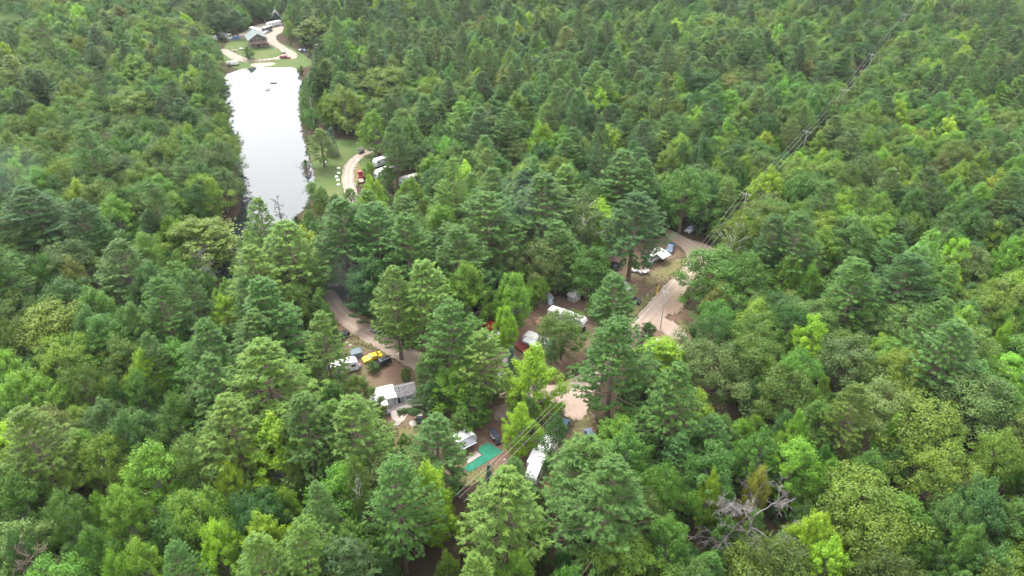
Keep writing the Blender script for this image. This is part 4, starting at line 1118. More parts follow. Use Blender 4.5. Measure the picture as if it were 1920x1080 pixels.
golf_cart('golf_cart', 'low white cart right of the three-trunked pine', (1207, 511), (1214, 510), WHITE, WHITE, roof=False, scale=1.25)
golf_cart('utility_cart', 'dark utility cart below the brown tent', (1153, 503), (1155, 508), BLACK, BLACK)
golf_cart('golf_cart', 'dark golf cart driving along the pale road by the pond lawn', (676, 286), (670, 290), mat('dark_cart_body', (0.03, 0.03, 0.033)), BROWNP, 2)
golf_cart('golf_cart', 'green-grey golf cart behind the maroon pickup', (532, 100), (536, 100), GREENR, BEIGE)

def quad_bike(name, label, px, pf, m_=BLACK):
    a, b_ = P(*px, .3), P(*pf, .3)
    root = thing(name, label, 'quad bike', (a.x, a.y, .03), heading(a, b_), 'quad bikes by the left road')
    MB().prism([(-.85, .55), (-.8, .78), (-.1, .82), (.1, .72), (.35, .95), (.85, .8), (.9, .55), (.3, .4), (-.3, .4)], -.28, .28).build('body', m_, root, .05)
    box('seat', (-.35, 0, .86), (.75, .34, .12), RUBBER, root, .04)
    box('rack', (-.75, 0, .9), (.5, .75, .04), STEEL, root); box('rack', (.72, 0, .92), (.4, .75, .04), STEEL, root)
    MB().tube([(.25, -.42, 1.12), (.32, 0, 1.08), (.25, .42, 1.12)], .025, 5).build('handlebar', BLACK, root)
    for x in (-.6, .62):
        for s in (-1, 1):
            wheel(root, x, s * .42, .3, .24, STEEL); box('fender', (x, s * .42, .68), (.62, .3, .05), m_, root, .02)
quad_bike('quad_bike', 'dark quad bike at the road edge under the twin pines', (714, 627), (720, 629))
quad_bike('quad_bike', 'grey quad bike left of the dark one under the twin pines', (701, 621), (707, 624), SILVER)
quad_bike('quad_bike', 'black quad bike at the foot of the pine trunk by the road', (757, 650), (763, 651))

root = thing('flatbed_trailer', 'small black utility trailer behind the red pickup', 'trailer', (*P(677, 341)[:2], .03), heading(P(680, 346), P(676, 336)))
slats('plank', root, -1.6, 1.6, -.9, .9, .6, .22, WOOD, 'x')
for s in (-1, 1):
    box('side_rail', (0, s * .95, .75), (3.3, .06, .3), BLACK, root); wheel(root, -.2, s * 1.1, .32, .2)
MB().tube([(1.6, .5, .5), (2.6, 0, .5)], .04, 5).tube([(1.6, -.5, .5), (2.6, 0, .5)], .04, 5).build('tongue', BLACK, root)

# ---------------------------------------------------------------- park home with porch, decks, carpet and yard things
A_, B_ = P(713, 749, 2.75), P(774.5, 734.6, 2.75)
PH = heading(A_, B_)
root = thing('park_home', 'white park home with shingled wing, flat white roof and porch', 'mobile home', (A_.x, A_.y, .03), PH)
Lh = (B_ - A_).length
xs0, xm, xe, dep = -2.4, 3.45, Lh + .6, 3.6        # y=0 is the porch wall, +y away from the camera
SIDING = mat('pale_siding', (0.5, 0.49, 0.5), 0.7, 0.3, 0.06, 1.0)
MB().box(((xs0 + xm) / 2, dep / 2, 1.65), (xm - xs0, dep, 2.5)).build('wall', SIDING, root)
MB().box(((xm + xe) / 2 + .005, dep / 2, 1.4), (xe - xm - .01, dep - .06, 2.0)).build('wall', SIDING, root)
box('skirting', ((xs0 + xe) / 2, dep / 2, .2), (xe - xs0 + .04, dep + .04, .4), CREAM, root)
box('flat_roof', ((xs0 + xm) / 2, dep / 2 - .25, 2.98), (xm - xs0 + .25, dep + .9, .16), ROOFW, root, .03)
box('fascia', ((xs0 + xm) / 2, -.72, 2.83), (xm - xs0 + .2, .05, .2), WHITE, root)
ridge, eave = 3.55, 2.45
gable = MB().prism([(0, eave - .05), (dep / 2, ridge - .06), (dep, eave - .05)], xm + .02, xe)
gable.v = [(y, x, z) for x, y, z in gable.v]
gable.build('gable_wall', SIDING, root)
for sgn in (0, 1):                                   # two roof slopes, laid in courses of shingles
    deck_pts = [(xm, -.35 if not sgn else dep + .35, eave - .2), (xe + .25, -.35 if not sgn else dep + .35, eave - .2), (xe + .25, dep / 2, ridge), (xm, dep / 2, ridge)]
    sl = MB().slab(deck_pts, .04 if not sgn else -.04).build('roof_slope', SHINGLE[0], root)
    n_c, n_s = 9, 16
    shm = [MB().box((0, 0, 0), ((xe + .25 - xm) / n_s - .02, .29, .03)).mesh('shingle', m_) for m_ in SHINGLE]
    ang = math.atan2(ridge - eave + .2, dep / 2 + .35) * (1 if not sgn else -1)
    for i in range(n_c):
        t = (i + .5) / n_c
        for j in range(n_s):
            o = bpy.data.objects.new('shingle', random.choice(shm)); COL.objects.link(o); o.parent = sl
            o.location = (xm + (j + .5) * (xe + .25 - xm) / n_s, (-.35 + t * (dep / 2 + .35)) if not sgn else (dep + .35 - t * (dep / 2 + .35)), eave - .2 + t * (ridge - eave + .2) + .065)
            o.rotation_euler = (ang + .05 * (1 if not sgn else -1), 0, 0)
box('ridge_cap', ((xm + xe) / 2 + .12, dep / 2, ridge + .07), (xe - xm + .25, .22, .06), SHINGLE[3], root)
def sash(x, w, h_, z, y=-.02):
    fr = box('window', (x, y, z), (w, .06, h_), WHITE, root, .01)
    for s in (-1, 1):
        for u in (-1, 1): box('pane', (x + s * w * .23, y - .035, z + u * h_ * .23), (w * .38, .02, h_ * .38), GLASSB if u > 0 else GLASS, fr)
sash(xm + 2.9, 1.25, 1.15, 1.6); sash(1.0, .9, 1.0, 1.6)
for x in (xm + 2.1, xm + 3.7): box('shutter', (x, -.025, 1.6), (.3, .05, 1.2), mat('blue_grey_shutter', (0.22, 0.27, 0.32), 0.6), root)
dr = box('sliding_door', (xm + 1.0, -.025, 1.42), (1.75, .07, 2.0), WHITE, root, .01)
box('pane', (xm + .62, -.07, 1.42), (.7, .02, 1.8), GLASS, dr); box('pane', (xm + 1.4, -.07, 1.42), (.7, .02, 1.8), GLASSB, dr)
box('door', (xm - .45, -.025, 1.42), (.8, .06, 1.95), mat('blue_grey_shutter', (0.22, 0.27, 0.32)), root, .01)
for x in (-.9, 1.0, 2.65): box('porch_post', (x, -2.3 if x < 2 else -.68, 1.55), (.12, .12, 2.6), WHITE, root)
box('porch_roof', (.05, -1.5, 2.79), (2.5, 1.85, .08), ROOFW, root, .02)
slats('deck_board', root, -1.1, xe + .9, -2.5, -.05, .42, .2, DECKG, 'x')
def railing(x0, y0, x1, y1, z0=.42, z1=None):
    z1 = z0 if z1 is None else z1
    a, b_ = Vector((x0, y0, z0)), Vector((x1, y1, z1)); d = b_ - a; an = math.atan2(d.y, d.x)
    r_ = MB().tube([a + Vector((0, 0, .95)), b_ + Vector((0, 0, .95))], .05, 4).tube([a + Vector((0, 0, .12)), b_ + Vector((0, 0, .12))], .04, 4).build('railing', WHITE, root)
    n = max(2, int(d.length / .2))
    me_ = MB().box((0, 0, .5), (.1, .035, .9)).mesh('baluster', WHITE)
    for i in range(n + 1):
        o = bpy.data.objects.new('baluster', me_); COL.objects.link(o); o.parent = r_
        o.location = a + d * i / n; o.rotation_euler = (0, 0, an)
railing(2.9, -2.5, xe + .9, -2.5); railing(xe + .9, -2.5, xe + 1.8, -.6); railing(-1.1, -2.5, 1.5, -2.5)
box('ramp', (2.2, -3.3, .22), (1.5, 1.7, .06), DECKG, root, rx=.24)
M4 = Matrix.Translation((A_.x, A_.y, 0)) @ Matrix.Rotation(PH, 4, 'Z')
def ph(x, y, z=0.): return M4 @ Vector((x, y, z))
root = thing('patio_set', 'black patio table and chairs on the porch of park home', 'patio set', ph(.1, -1.6, .47), PH)
MB().tube([(0, 0, .68), (0, 0, .72)], .55, 14).build('table_top', GLASS, root)
MB().tube([(0, 0, 0), (0, 0, .68)], .05, 6).build('table_leg', BLACK, root)
for i in range(4):
    a = i * 1.57 + .5; c, s = math.cos(a), math.sin(a)
    st = box('chair_seat', (c * .85, s * .85, .42), (.48, .48, .05), BLACK, root, .02, rz=a)
    box('chair_back', (c * 1.08, s * 1.08, .72), (.05, .48, .55), BLACK, st, .02, rz=a)
    for u in (-.2, .2):
        for v in (-.2, .2): MB().tube([(c * .85 + u, s * .85 + v, 0), (c * .85 + u, s * .85 + v, .42)], .02, 4).build('chair_leg', BLACK, st)
pts = [ph(1.4, -4.0), ph(3.1, -4.1), ph(4.6, -4.3), ph(3.9, -5.6), ph(2.2, -5.2)]
sheet_pts('concrete_path', pts, .045, CONC, fray=.05, seed=61)
for k in range(7):
    for s in (0, 1):
        p = P(*(Vector((756, 778)) .lerp(Vector((741, 796)), k / 6) + Vector((6.5 * (1 - .25 * k / 6) * s, .6 * s)))[:])
        o = MB().box((0, 0, .03), (.62, .42, .08)).build('stepping_stone', STONE, None, .02)
        o.location = (p.x, p.y, .02); o.rotation_euler = (0, 0, PH + .5 + random.uniform(-.08, .08))
        tag(o, f'pale square stepping stone, {("left", "right")[s]} row, {ORD[k] if k else "first "}from the concrete path', 'stepping stone', 'stepping stones before the park home')
def rock(name, label, px, r, m_=STONE, group=None, flat=.45, cat='boulder', seed=0):
    rs = np.random.RandomState(seed + int(px[0])); bm = bmesh.new(); bmesh.ops.create_icosphere(bm, subdivisions=2, radius=r)
    for v in bm.verts: v.co *= 1 + rs.normal(0, .09); v.co.z *= flat
    me_ = bpy.data.meshes.new(name); bm.to_mesh(me_); bm.free(); me_.materials.append(m_)
    o = bpy.data.objects.new(name, me_); COL.objects.link(o); p = P(*px); o.location = (p.x, p.y, r * flat * .4)
    return tag(o, label, cat, group)
rock('flat_rock', 'flat pale rock left of the beige-roofed golf cart', (774, 794), .85, STONE, None, .12)
hed = thing('hedge', 'low dark green hedge along the front of the park home porch', 'hedge', ph(6.2, -3.1, 0), PH)
hc = bpy.data.objects.new('foliage', MODELS['shrub'][0][0]); COL.objects.link(hc); hc.parent = hed; hc.scale = (2.0, .55, .42); hc['tint'] = TINT['deep']
hc = bpy.data.objects.new('foliage', MODELS['shrub'][1][0]); COL.objects.link(hc); hc.parent = hed; hc.scale = (1.4, .5, .4); hc.location = (-2.2, .1, 0); hc['tint'] = TINT['green']

# carpet: an L-shaped mat, laid in strips, and the small plank deck in its corner
root = thing('outdoor_carpet', 'green outdoor carpet laid in an L on bare ground', 'carpet', P(913, 852), 0)
o0 = P(913, 852)
for q in ([(914, 829), (944, 847), (926, 858), (897, 840)], [(926, 858.3), (897, 840.3), (899, 848), (905, 853), (876, 872), (868, 880), (881, 886)]):
    pp = [P(*p_) - o0 for p_ in q]
    MB().slab([(p_.x, p_.y, .045) for p_ in pp][::-1], -.03).build('carpet_piece', TEALC, root)
rzd = heading(P(876, 872), P(905, 853))
c0 = P(888, 858)
root = thing('small_deck', 'low weathered plank deck in the corner of the green carpet', 'deck', (c0.x, c0.y, 0), rzd)
slats('plank', root, -2.0, 1.5, -.7, .9, .2, .2, DECKG, 'y'); box('skirt', (-.25, 0, .09), (3.3, 1.4, .16), WOOD, root)
rock('white_rock', 'pale rock by the shrubs right of green carpet', (946, 863), .3, STONE, None, .8)

def deck(label, corners, h_, m_, rail=False):
    pp = [P(*c) for c in corners]; ctr = sum(pp, Vector()) / 4
    rz = heading(pp[0], pp[1]); L_, W_ = (pp[1] - pp[0]).length, (pp[3] - pp[0]).length
    r_ = thing('deck', label, 'deck', (ctr.x, ctr.y, 0), rz)
    slats('plank', r_, -L_ / 2, L_ / 2, -W_ / 2, W_ / 2, h_, .22, m_, 'y')
    for sx in (-1, 1):
        for sy in (-1, 1): box('deck_post', (sx * (L_ / 2 - .1), sy * (W_ / 2 - .1), h_ / 2), (.12, .12, h_ - .04), WOOD, r_)
    for sy in (-1, 1): box('rim_board', (0, sy * (W_ / 2 + .02), h_ - .09), (L_, .04, .2), m_, r_)
    return r_
deck('dark red plank deck under the pale camper awning', [(963, 651), (978, 643), (998, 655), (981, 665)], .5, DECKR)
deck('faded red deck at the left end of fifth-wheel camper', [(1003, 607), (1014, 596), (1030, 603), (1020, 614)], .4, DECKF)

def picnic(label, px, rz, m_=WOOD, cover=None):
    p = P(*px); r_ = thing('picnic_table', label, 'picnic table', (p.x, p.y, .02), rz, 'picnic tables')
    for i in range(5): box('plank', (0, -.32 + .16 * i, .75), (1.8, .145, .04), m_, r_)
    for s in (-1, 1):
        box('bench', (0, s * .72, .45), (1.8, .26, .04), m_, r_)
        MB().tube([(s * .6, -.7, 0), (s * .6, -.2, .74)], .045, 4).tube([(s * .6, .7, 0), (s * .6, .2, .74)], .045, 4).box((s * .6, 0, .42), (.06, 1.6, .08)).build('leg_frame', m_, r_)
    if cover: box('table_cover', (0, 0, .79), (1.9, .9, .03), cover, r_)
picnic('brown picnic table beside the open awning camper', (1246, 490), .7)
picnic('pale picnic table on the lodge lawn, leftmost of three', (437, 96), .2, STONE)
picnic('pale picnic table on the lodge lawn, middle of three', (443.5, 96), .2, STONE)
picnic('white covered table on the lodge lawn, right of two pale ones', (452, 93), -.3, STONE, WHITE)
picnic('wooden table under trees near the red canopy', (922, 588), .3, CREAM)

def canopy(name, label, px, w, d, h_, m_, rz=0, peak=.6, walls=None):
    p = P(*px); r_ = thing(name, label, 'canopy', (p.x, p.y, .02), rz)
    for sx in (-1, 1):
        for sy in (-1, 1): MB().tube([(sx * w / 2, sy * d / 2, 0), (sx * w / 2, sy * d / 2, h_)], .035, 5).build('pole', STEEL, r_)
    e = .12
    c4 = [(-w / 2 - e, -d / 2 - e, h_), (w / 2 + e, -d / 2 - e, h_), (w / 2 + e, d / 2 + e, h_), (-w / 2 - e, d / 2 + e, h_)]
    t = MB().add(c4 + [(-w * .18, 0, h_ + peak), (w * .18, 0, h_ + peak)], [(0, 1, 5, 4), (1, 2, 5), (2, 3, 4, 5), (3, 0, 4)]).build('canopy_top', m_, r_)
    so = t.modifiers.new('cloth', 'SOLIDIFY'); so.thickness = .02
    for a_, b2 in ((0, 1), (1, 2), (2, 3), (3, 0)):
        A2, B2 = Vector(c4[a_]), Vector(c4[b2])
        MB().slab([A2, B2, B2 - Vector((0, 0, .3)), A2 - Vector((0, 0, .3))], .012).build('valance', m_, r_)
        if walls: MB().slab([A2 * .97 - Vector((0, 0, .0)), B2 * .97, (B2 * .97) * Vector((1, 1, 0)), (A2 * .97) * Vector((1, 1, 0))], .01).build('wall', walls, r_)
    return r_
canopy('red_canopy', 'bright red canopy behind the dark-sided trailer', (921, 622), 3.0, 3.0, 2.4, REDC, .5)
canopy('brown_tent', 'brown screened tent at the left of the right campsite', (1149, 497), 3.6, 4.2, 2.3, BROWNC, 1.2, .9, mat('dark_screen', (0.02, 0.018, 0.018), 0.9))
canopy('grey_canopy', 'weathered grey-brown canopy beside the small blue spruce', (953, 684), 3.4, 3.0, 2.3, mat('faded_canopy', (0.16, 0.13, 0.13), 0.9), .4, .7)
canopy('covered_trailer', 'blue-grey tarpaulin shelter behind the white travel trailer', (668, 668), 2.6, 2.0, 1.6, TARPB, heading(P(631, 681), P(669, 671)), .35, TARPB)
canopy('small_canopy', 'pale grey canopy among trees right of lodge clearing', (641, 84), 3, 3, 3.2, SILVER, 0, .5)

def rowboat(name, label, px, rz, m_, L_=3.6):
    p = P(*px); r_ = thing(name, label, 'boat', (p.x, p.y, .1), rz)
    n = 9; V_, F_ = [], []
    for i in range(n):
        t = i / (n - 1); x = -L_ / 2 + L_ * t; w = .55 * math.sin(math.pi * min(.98, .12 + .86 * t)) ** .6
        V_ += [(x, -w, .42), (x, -w * .6, .05), (x, w * .6, .05), (x, w, .42)]
    for i in range(n - 1):
        for k in range(3): F_.append((i * 4 + k, i * 4 + k + 1, i * 4 + k + 5, i * 4 + k + 4))
    F_ += [(0, 1, 2, 3), ((n - 1) * 4 + 3, (n - 1) * 4 + 2, (n - 1) * 4 + 1, (n - 1) * 4)]
    h_ = MB().add(V_, F_).build('hull', m_, r_); so = h_.modifiers.new('shell', 'SOLIDIFY'); so.thickness = .03
    for x in (-.7, .5): box('bench', (x, 0, .34), (.25, .95, .03), m_, r_)
rowboat('white_boat', 'small white boat lying below the blue spruce', (936, 704), .8, WHITE, 2.6)

def shed(name, label, px, w, d, h_, rz, wall_m, roof_m, door=True, pitch=1.0):
    p = P(*px); r_ = thing(name, label, 'shed', (p.x, p.y, .02), rz)
    MB().box((0, 0, h_ / 2), (w, d, h_)).build('wall', wall_m, r_)
    g_ = MB().prism([(-w / 2, h_), (0, h_ + pitch), (w / 2, h_)], -d / 2 + .01, d / 2 - .01).build('gable', wall_m, r_)
    for s in (-1, 1):
        MB().slab([(s * (w / 2 + .2), -d / 2 - .2, h_ - .18), (s * (w / 2 + .2), d / 2 + .2, h_ - .18), (0, d / 2 + .2, h_ + pitch + .04), (0, -d / 2 - .2, h_ + pitch + .04)], .05 * s).build('roof', roof_m, r_)
    if door:
        dd = box('door', (0, -d / 2 - .015, 1.0), (.85, .04, 1.9), WHITE, r_, .01); box('handle', (.32, -d / 2 - .05, 1.0), (.05, .04, .12), STEEL, dd)
        box('window', (w * .3, -d / 2 - .015, 1.4), (.45, .03, .5), GLASS, r_)
    return r_
shed('white_shed', 'narrow white shed beside the dark brown car', (618, 614), 2.4, 3.0, 2.2, .5, WHITE, SHINGLE[1])
shed('blue_shed', 'small blue-grey shed at the left end behind fifth-wheel camper', (1031, 569), 1.5, 1.5, 2.0, .2, SKY1, ROOFD)
shed('pale_shed', 'steep pale-roofed shed with dark front beyond the lodge campers', (518, 37), 7.0, 9, 1.6, .3, mat('dark_front', (0.02, 0.022, 0.025), 0.8), mat('pale_shed_roof', (.17, .165, .15), .9), False, 4.4)
shed('tarp_shed', 'pale tarp-roofed shed behind the fifth-wheel camper', (1076, 562), 2.8, 2.2, 1.9, .8, SILVER, ROOFD)
rock('fire_ring', 'ring of grey stones for a fire near the blue-grey shelter', (644, 664), .7, mat('soot_stone', (0.14, 0.12, 0.11), 0.9), None, .25, 'fire ring')
for k, px in enumerate([(650, 643), (657, 648), (662, 652), (640, 658)]):
    rock('rock', ('grey rock nearest the covered pickup', 'second grey rock below the covered pickup', 'grey rock nearest the blue-grey shelter', 'grey rock left of the fire ring')[k], px, .4, STONE, None, .6)

# ---------------------------------------------------------------- lodge
a_, b2, c2 = P(453, 82), P(470.5, 92.5), P(503, 90.5)
rz = (heading(b2, c2) + heading(b2, a_) - math.pi / 2) / 2; Wl = 10.0; Dl = 13.5
root = thing('lodge', 'two-storey lodge with green metal roof and balcony by the pond', 'lodge', (b2.x, b2.y, 0), rz)
MB().box((Wl / 2, Dl / 2 + 1.4, 1.35), (Wl, Dl - 2.8, 2.7)).build('lower_wall', LOGS, root)
MB().box((Wl / 2, Dl / 2 + 1.4, 4.0), (Wl - .02, Dl - 2.82, 2.6)).build('upper_wall', LOGS, root)
MB().prism([(0.02, 5.3), (Wl / 2, 8.1), (Wl - .02, 5.3)], 2.8, Dl).build('gable', LOGS, root)
for s in (0, 1):
    e = -.8 if s == 0 else Wl + .8
    rp = MB().slab([(e, -.5, 4.85), (e, Dl + .6, 4.85), (Wl / 2, Dl + .6, 8.2), (Wl / 2, -.5, 8.2)], .1 if s else -.1).build('roof', GREENR, root)
    for k in range(12):
        y = -.3 + k * (Dl + .7) / 11
        MB().tube([(e, y, 5.0 - .08), (Wl / 2, y, 8.28)], .045, 4).build('seam', GREENR, rp)
box('balcony', (Wl / 2, 1.35, 2.72), (Wl + .1, 2.75, .16), DECKG, root)
for x in np.linspace(.15, Wl - .15, 5):
    box('post', (x, .1, 2.65), (.2, .2, 5.2), mat('reddish_timber', (0.16, 0.075, 0.06), 0.8), root)
r_ = MB().box((Wl / 2, .02, 3.75), (Wl, .1, .12)).box((Wl / 2, .02, 3.0), (Wl, .06, .1)).build('balcony_rail', mat('reddish_timber', (0.16, 0.075, 0.06)), root)
bme = MB().box((0, 0, 0), (.07, .05, .75)).mesh('baluster', mat('reddish_timber', (0.16, 0.075, 0.06)))
for x in np.linspace(.1, Wl - .1, 34):
    o = bpy.data.objects.new('baluster', bme); COL.objects.link(o); o.parent = r_; o.location = (x, .02, 3.38)
for x, z in ((1.8, 4.1), (3.6, 4.1), (6.4, 4.1), (8.2, 4.1), (2.0, 1.5), (8.0, 1.5)):
    f_ = box('window', (x, 2.785, z), (1.1, .06, 1.2), WHITE, root); box('pane', (x, 2.745, z), (.95, .03, 1.05), GLASS, f_)
dd = box('door', (5.0, 2.785, 3.85), (1.4, .06, 2.1), WHITE, root); box('pane', (5.0, 2.745, 3.95), (1.1, .03, 1.6), GLASS, dd)
box('door', (5.0, 2.785, 1.1), (1.6, .06, 2.1), BROWNP, root)
for y in (4.5, 7, 9.5, 12):
    for z in (1.6, 4.1):
        f_ = box('window', (-.012, y, z), (.06, .95, .85), WHITE, root); box('pane', (-.05, y, z), (.03, .8, .7), GLASS, f_)
p = P(500, 88)
root = thing('patio_umbrella', 'dark red patio umbrella at right corner of the lodge', 'umbrella', (p.x + 2, p.y, 0), 0)
MB().tube([(0, 0, 0), (0, 0, 2.6)], .04, 6).build('pole', WOOD, root)
MB().add([(1.5 * math.cos(i * .785), 1.5 * math.sin(i * .785), 2.1) for i in range(8)] + [(0, 0, 2.7)], [(i, (i + 1) % 8, 8) for i in range(8)]).build('canopy', MAROON, root)

# beach fence
root = thing('beach_fence', 'low dark timber fence between gravel road and beach', 'fence', P(469, 117.5), 0)
fa = P(469, 117.5); fb = P(516, 115)
for k in range(7):
    q = (fb - fa) * k / 6; box('post', (q.x, q.y, .6), (.24, .24, 1.2), WOOD, root)
for z in (.5, .95): MB().tube([(0, 0, z), (fb - fa) + Vector((0, 0, z))], .09, 5).build('rail', WOOD, root)
p = P(517, 94)
root = thing('white_pole', 'short leaning white post on the lodge lawn', 'post', (p.x, p.y, 0), 0)
MB().tube([(0, 0, 0), (-.5, .3, 6.0)], .14, 8).build('shaft', WHITE, root); box('finial', (-.5, .3, 6.05), (.25, .25, .15), WHITE, root)

# raft, fountain, lily pads on the pond
p = P(513, 155.5)
root = thing('swim_raft', 'small dark raft floating on the pond', 'raft', (p.x, p.y, .06), .1)
slats('plank', root, -1.5, 1.5, -1.1, 1.1, .35, .25, WOOD); box('float', (0, .8, .14), (2.8, .4, .28), BLACK, root); box('float', (0, -.8, .14), (2.8, .4, .28), BLACK, root)
p = P(502, 168)
root = thing('pond_fountain', 'low fountain ring floating on the pond below the raft', 'fountain', (p.x, p.y, .05), 0)
MB().tube([(1.2 * math.cos(i * .4488), 1.2 * math.sin(i * .4488), .12) for i in range(15)], .14, 6).build('float_ring', SILVER, root)
MB().tube([(0, 0, 0), (0, 0, .5)], .12, 8).build('nozzle', BLACK, root)
for k in range(10):
    a = k * .628
    MB().tube([(0, 0, .45), (math.cos(a) * .6, math.sin(a) * .6, 1.0), (math.cos(a) * 1.3, math.sin(a) * 1.3, .1)], .05, 4).build('jet', mat('spray', (0.6, 0.62, 0.65), 0.3), root)
lily = MB(); rr = random.Random(5)
for k in range(130):
    q = P(rr.gauss(424, 11), rr.gauss(426, 9)); r0_ = rr.uniform(.25, .55)
    lily.add([(q.x + r0_ * math.cos(i * .7854 + k), q.y + r0_ * math.sin(i * .7854 + k), .1 + rr.uniform(0, .02)) for i in range(8)], [tuple(range(8))])
o = lily.build('lily_pads', mat('lily_pad', (0.2, 0.25, 0.07), 0.5, 0.4, 0.2)); tag(o, 'yellow-green lily pads on dark water at the near pond end', 'lily pads', None, 'stuff')

for k, px in enumerate([(618, 293), (611, 305), (635, 316), (635, 325), (631, 332), (634, 338), (635, 347), (671, 301)]):
    rock('white_boulder', ('white boulder nearest the silvery spruce on the lawn', 'white boulder second from the silvery spruce', 'first white boulder along the left of the pale road', 'second white boulder down the left of the pale road',
        'third white boulder down the left of the pale road', 'fourth white boulder down the left of the pale road', 'lowest white boulder left of the pale road', 'white boulder right of the pale road bend')[k], px, .62 if k not in (0,) else .85, WHITE, 'white boulders on the pond lawn', .6)

# ---------------------------------------------------------------- power line
SAGS = {}
def power_pole(label, p, h_, rz, arm=2.6, name='power_pole'):
    r_ = thing(name, label, 'power pole', (p.x, p.y, 0), rz, 'poles of the power line')
    MB().tube([(0, 0, -.3), (0, 0, h_)], [.17, .11], 8).build('shaft', POLEW, r_)
    ca = box('crossarm', (0, 0, h_ - .35), (arm, .12, .14), POLEW, r_)
    for x in (-arm / 2 + .1, .0, arm / 2 - .1):
        MB().tube([(x, 0, h_ - .27 + (.27 if x == 0 else 0)), (x, 0, h_ - .02 + (.27 if x == 0 else 0))], .05, 6).build('insulator', GLASSB, ca)
    for s in (-1, 1): MB().tube([(0, -.1, h_ - 1.1), (s * arm * .33, -.08, h_ - .4)], .03, 4).build('brace', STEEL, r_)
    return r_
ends = []
PL = ['farthest pole of the right-hand power line, at the top edge', 'second farthest pole of the right-hand power line', 'third farthest pole of the right-hand power line', 'fourth farthest pole of the right-hand power line',
      'third pole up the right-hand line from the road fork pole', 'second pole up the right-hand line from the road fork pole', 'power pole nearest the road fork pole, sunk among pines']
allp = [(Vector((q.x, q.y, 0)), h_) for q, (_, _, h_) in zip(POLE_BASES, POLE_TOPS)] + [(NEAR_POLE, 11.8), (LINE[-1], 11.5)]
for i, (q, h_) in enumerate(allp):
    a = allp[max(0, i - 1)][0]; b_ = allp[min(len(allp) - 1, i + 1)][0]
    rz = heading(a, b_) + math.pi / 2
    arm = 3.2 if i < 7 else 2.2
    if i < 7: power_pole(PL[i], q, h_, rz, arm)
    elif i == 7: power_pole('lone wooden utility pole standing at the road fork', q, h_, rz, arm)
    ends.append([q + Matrix.Rotation(rz, 3, 'Z') @ Vector((x, 0, h_ + (.25 if x == 0 else -.02))) for x in (-arm / 2 + .1, 0, arm / 2 - .1)])
SIDEW = ('left', 'middle', 'right')
SPANW = ['at the far top edge', 'between the second and third farthest poles', 'between the third and fourth farthest poles', 'beyond the third pole of the line', 'beyond the second pole of the line', 'running down into the pines', 'crossing the right dirt road', 'crossing the junction to the bottom edge']
for i in range(len(ends) - 1):
    for k in range(3):
        a, b_ = ends[i][k], ends[i + 1][k]; sg = .018 * (b_ - a).length
        pts = [a.lerp(b_, t / 14) - Vector((0, 0, 4 * sg * (t / 14) * (1 - t / 14))) for t in range(15)]
        o = MB().tube(pts, (.02 if i < 6 else .014), 4).build('power_wire', WIRE)
        tag(o, f'{SIDEW[k]} wire of the power line {SPANW[i]}', 'wire', 'wires of the power line')
# guy marker, small post
p = P(1231, 551); root = thing('guy_marker', 'yellow guy wire marker on dry grass beside the road', 'guy marker', (p.x, p.y, 0), .3)
MB().tube([(0, 0, 0), (.5, .3, 2.4)], .14, 8).build('sleeve', YELLOW, root); MB().tube([(.5, .3, 2.4), (1.6, -3.5, 7.5)], .02, 4).build('guy_wire', STEEL, root)
p = P(1214, 557); root = thing('site_post', 'short white site post on dry grass near the black suv', 'post', (p.x, p.y, 0), 0)
box('stake', (0, 0, .45), (.12, .12, .9), WHITE, root); box('plate', (0, -.08, .85), (.35, .03, .3), WHITE, root)
far_p = [((455, 8), (458, 31), 'left of the two bare poles behind the lodge'), ((481, 2), (485, 28), 'right of the two bare poles behind the lodge'), ((379, 20), (381, 38), 'short pole among trees left of lodge poles'), ((304, 30), (311, 52), 'leftmost pole of the far line at top left')]
fe = []
for tp, bs, lb in far_p:
    q = P(*bs); hh = 12.5
    power_pole('grey utility pole, ' + lb, q, hh, .3, 2.4, 'utility_pole'); fe.append(q + Vector((0, 0, hh)))
fe.sort(key=lambda q: q.x)
for i in range(3):
    pts = [fe[i].lerp(fe[i + 1], t / 10) - Vector((0, 0, 3 * (t / 10) * (1 - t / 10))) for t in range(11)]
    tag(MB().tube(pts, .035, 4).build('power_wire', WIRE), ('leftmost', 'middle', 'rightmost')[i] + ' span of wire on the far line at top left', 'wire', 'wires of the far line')

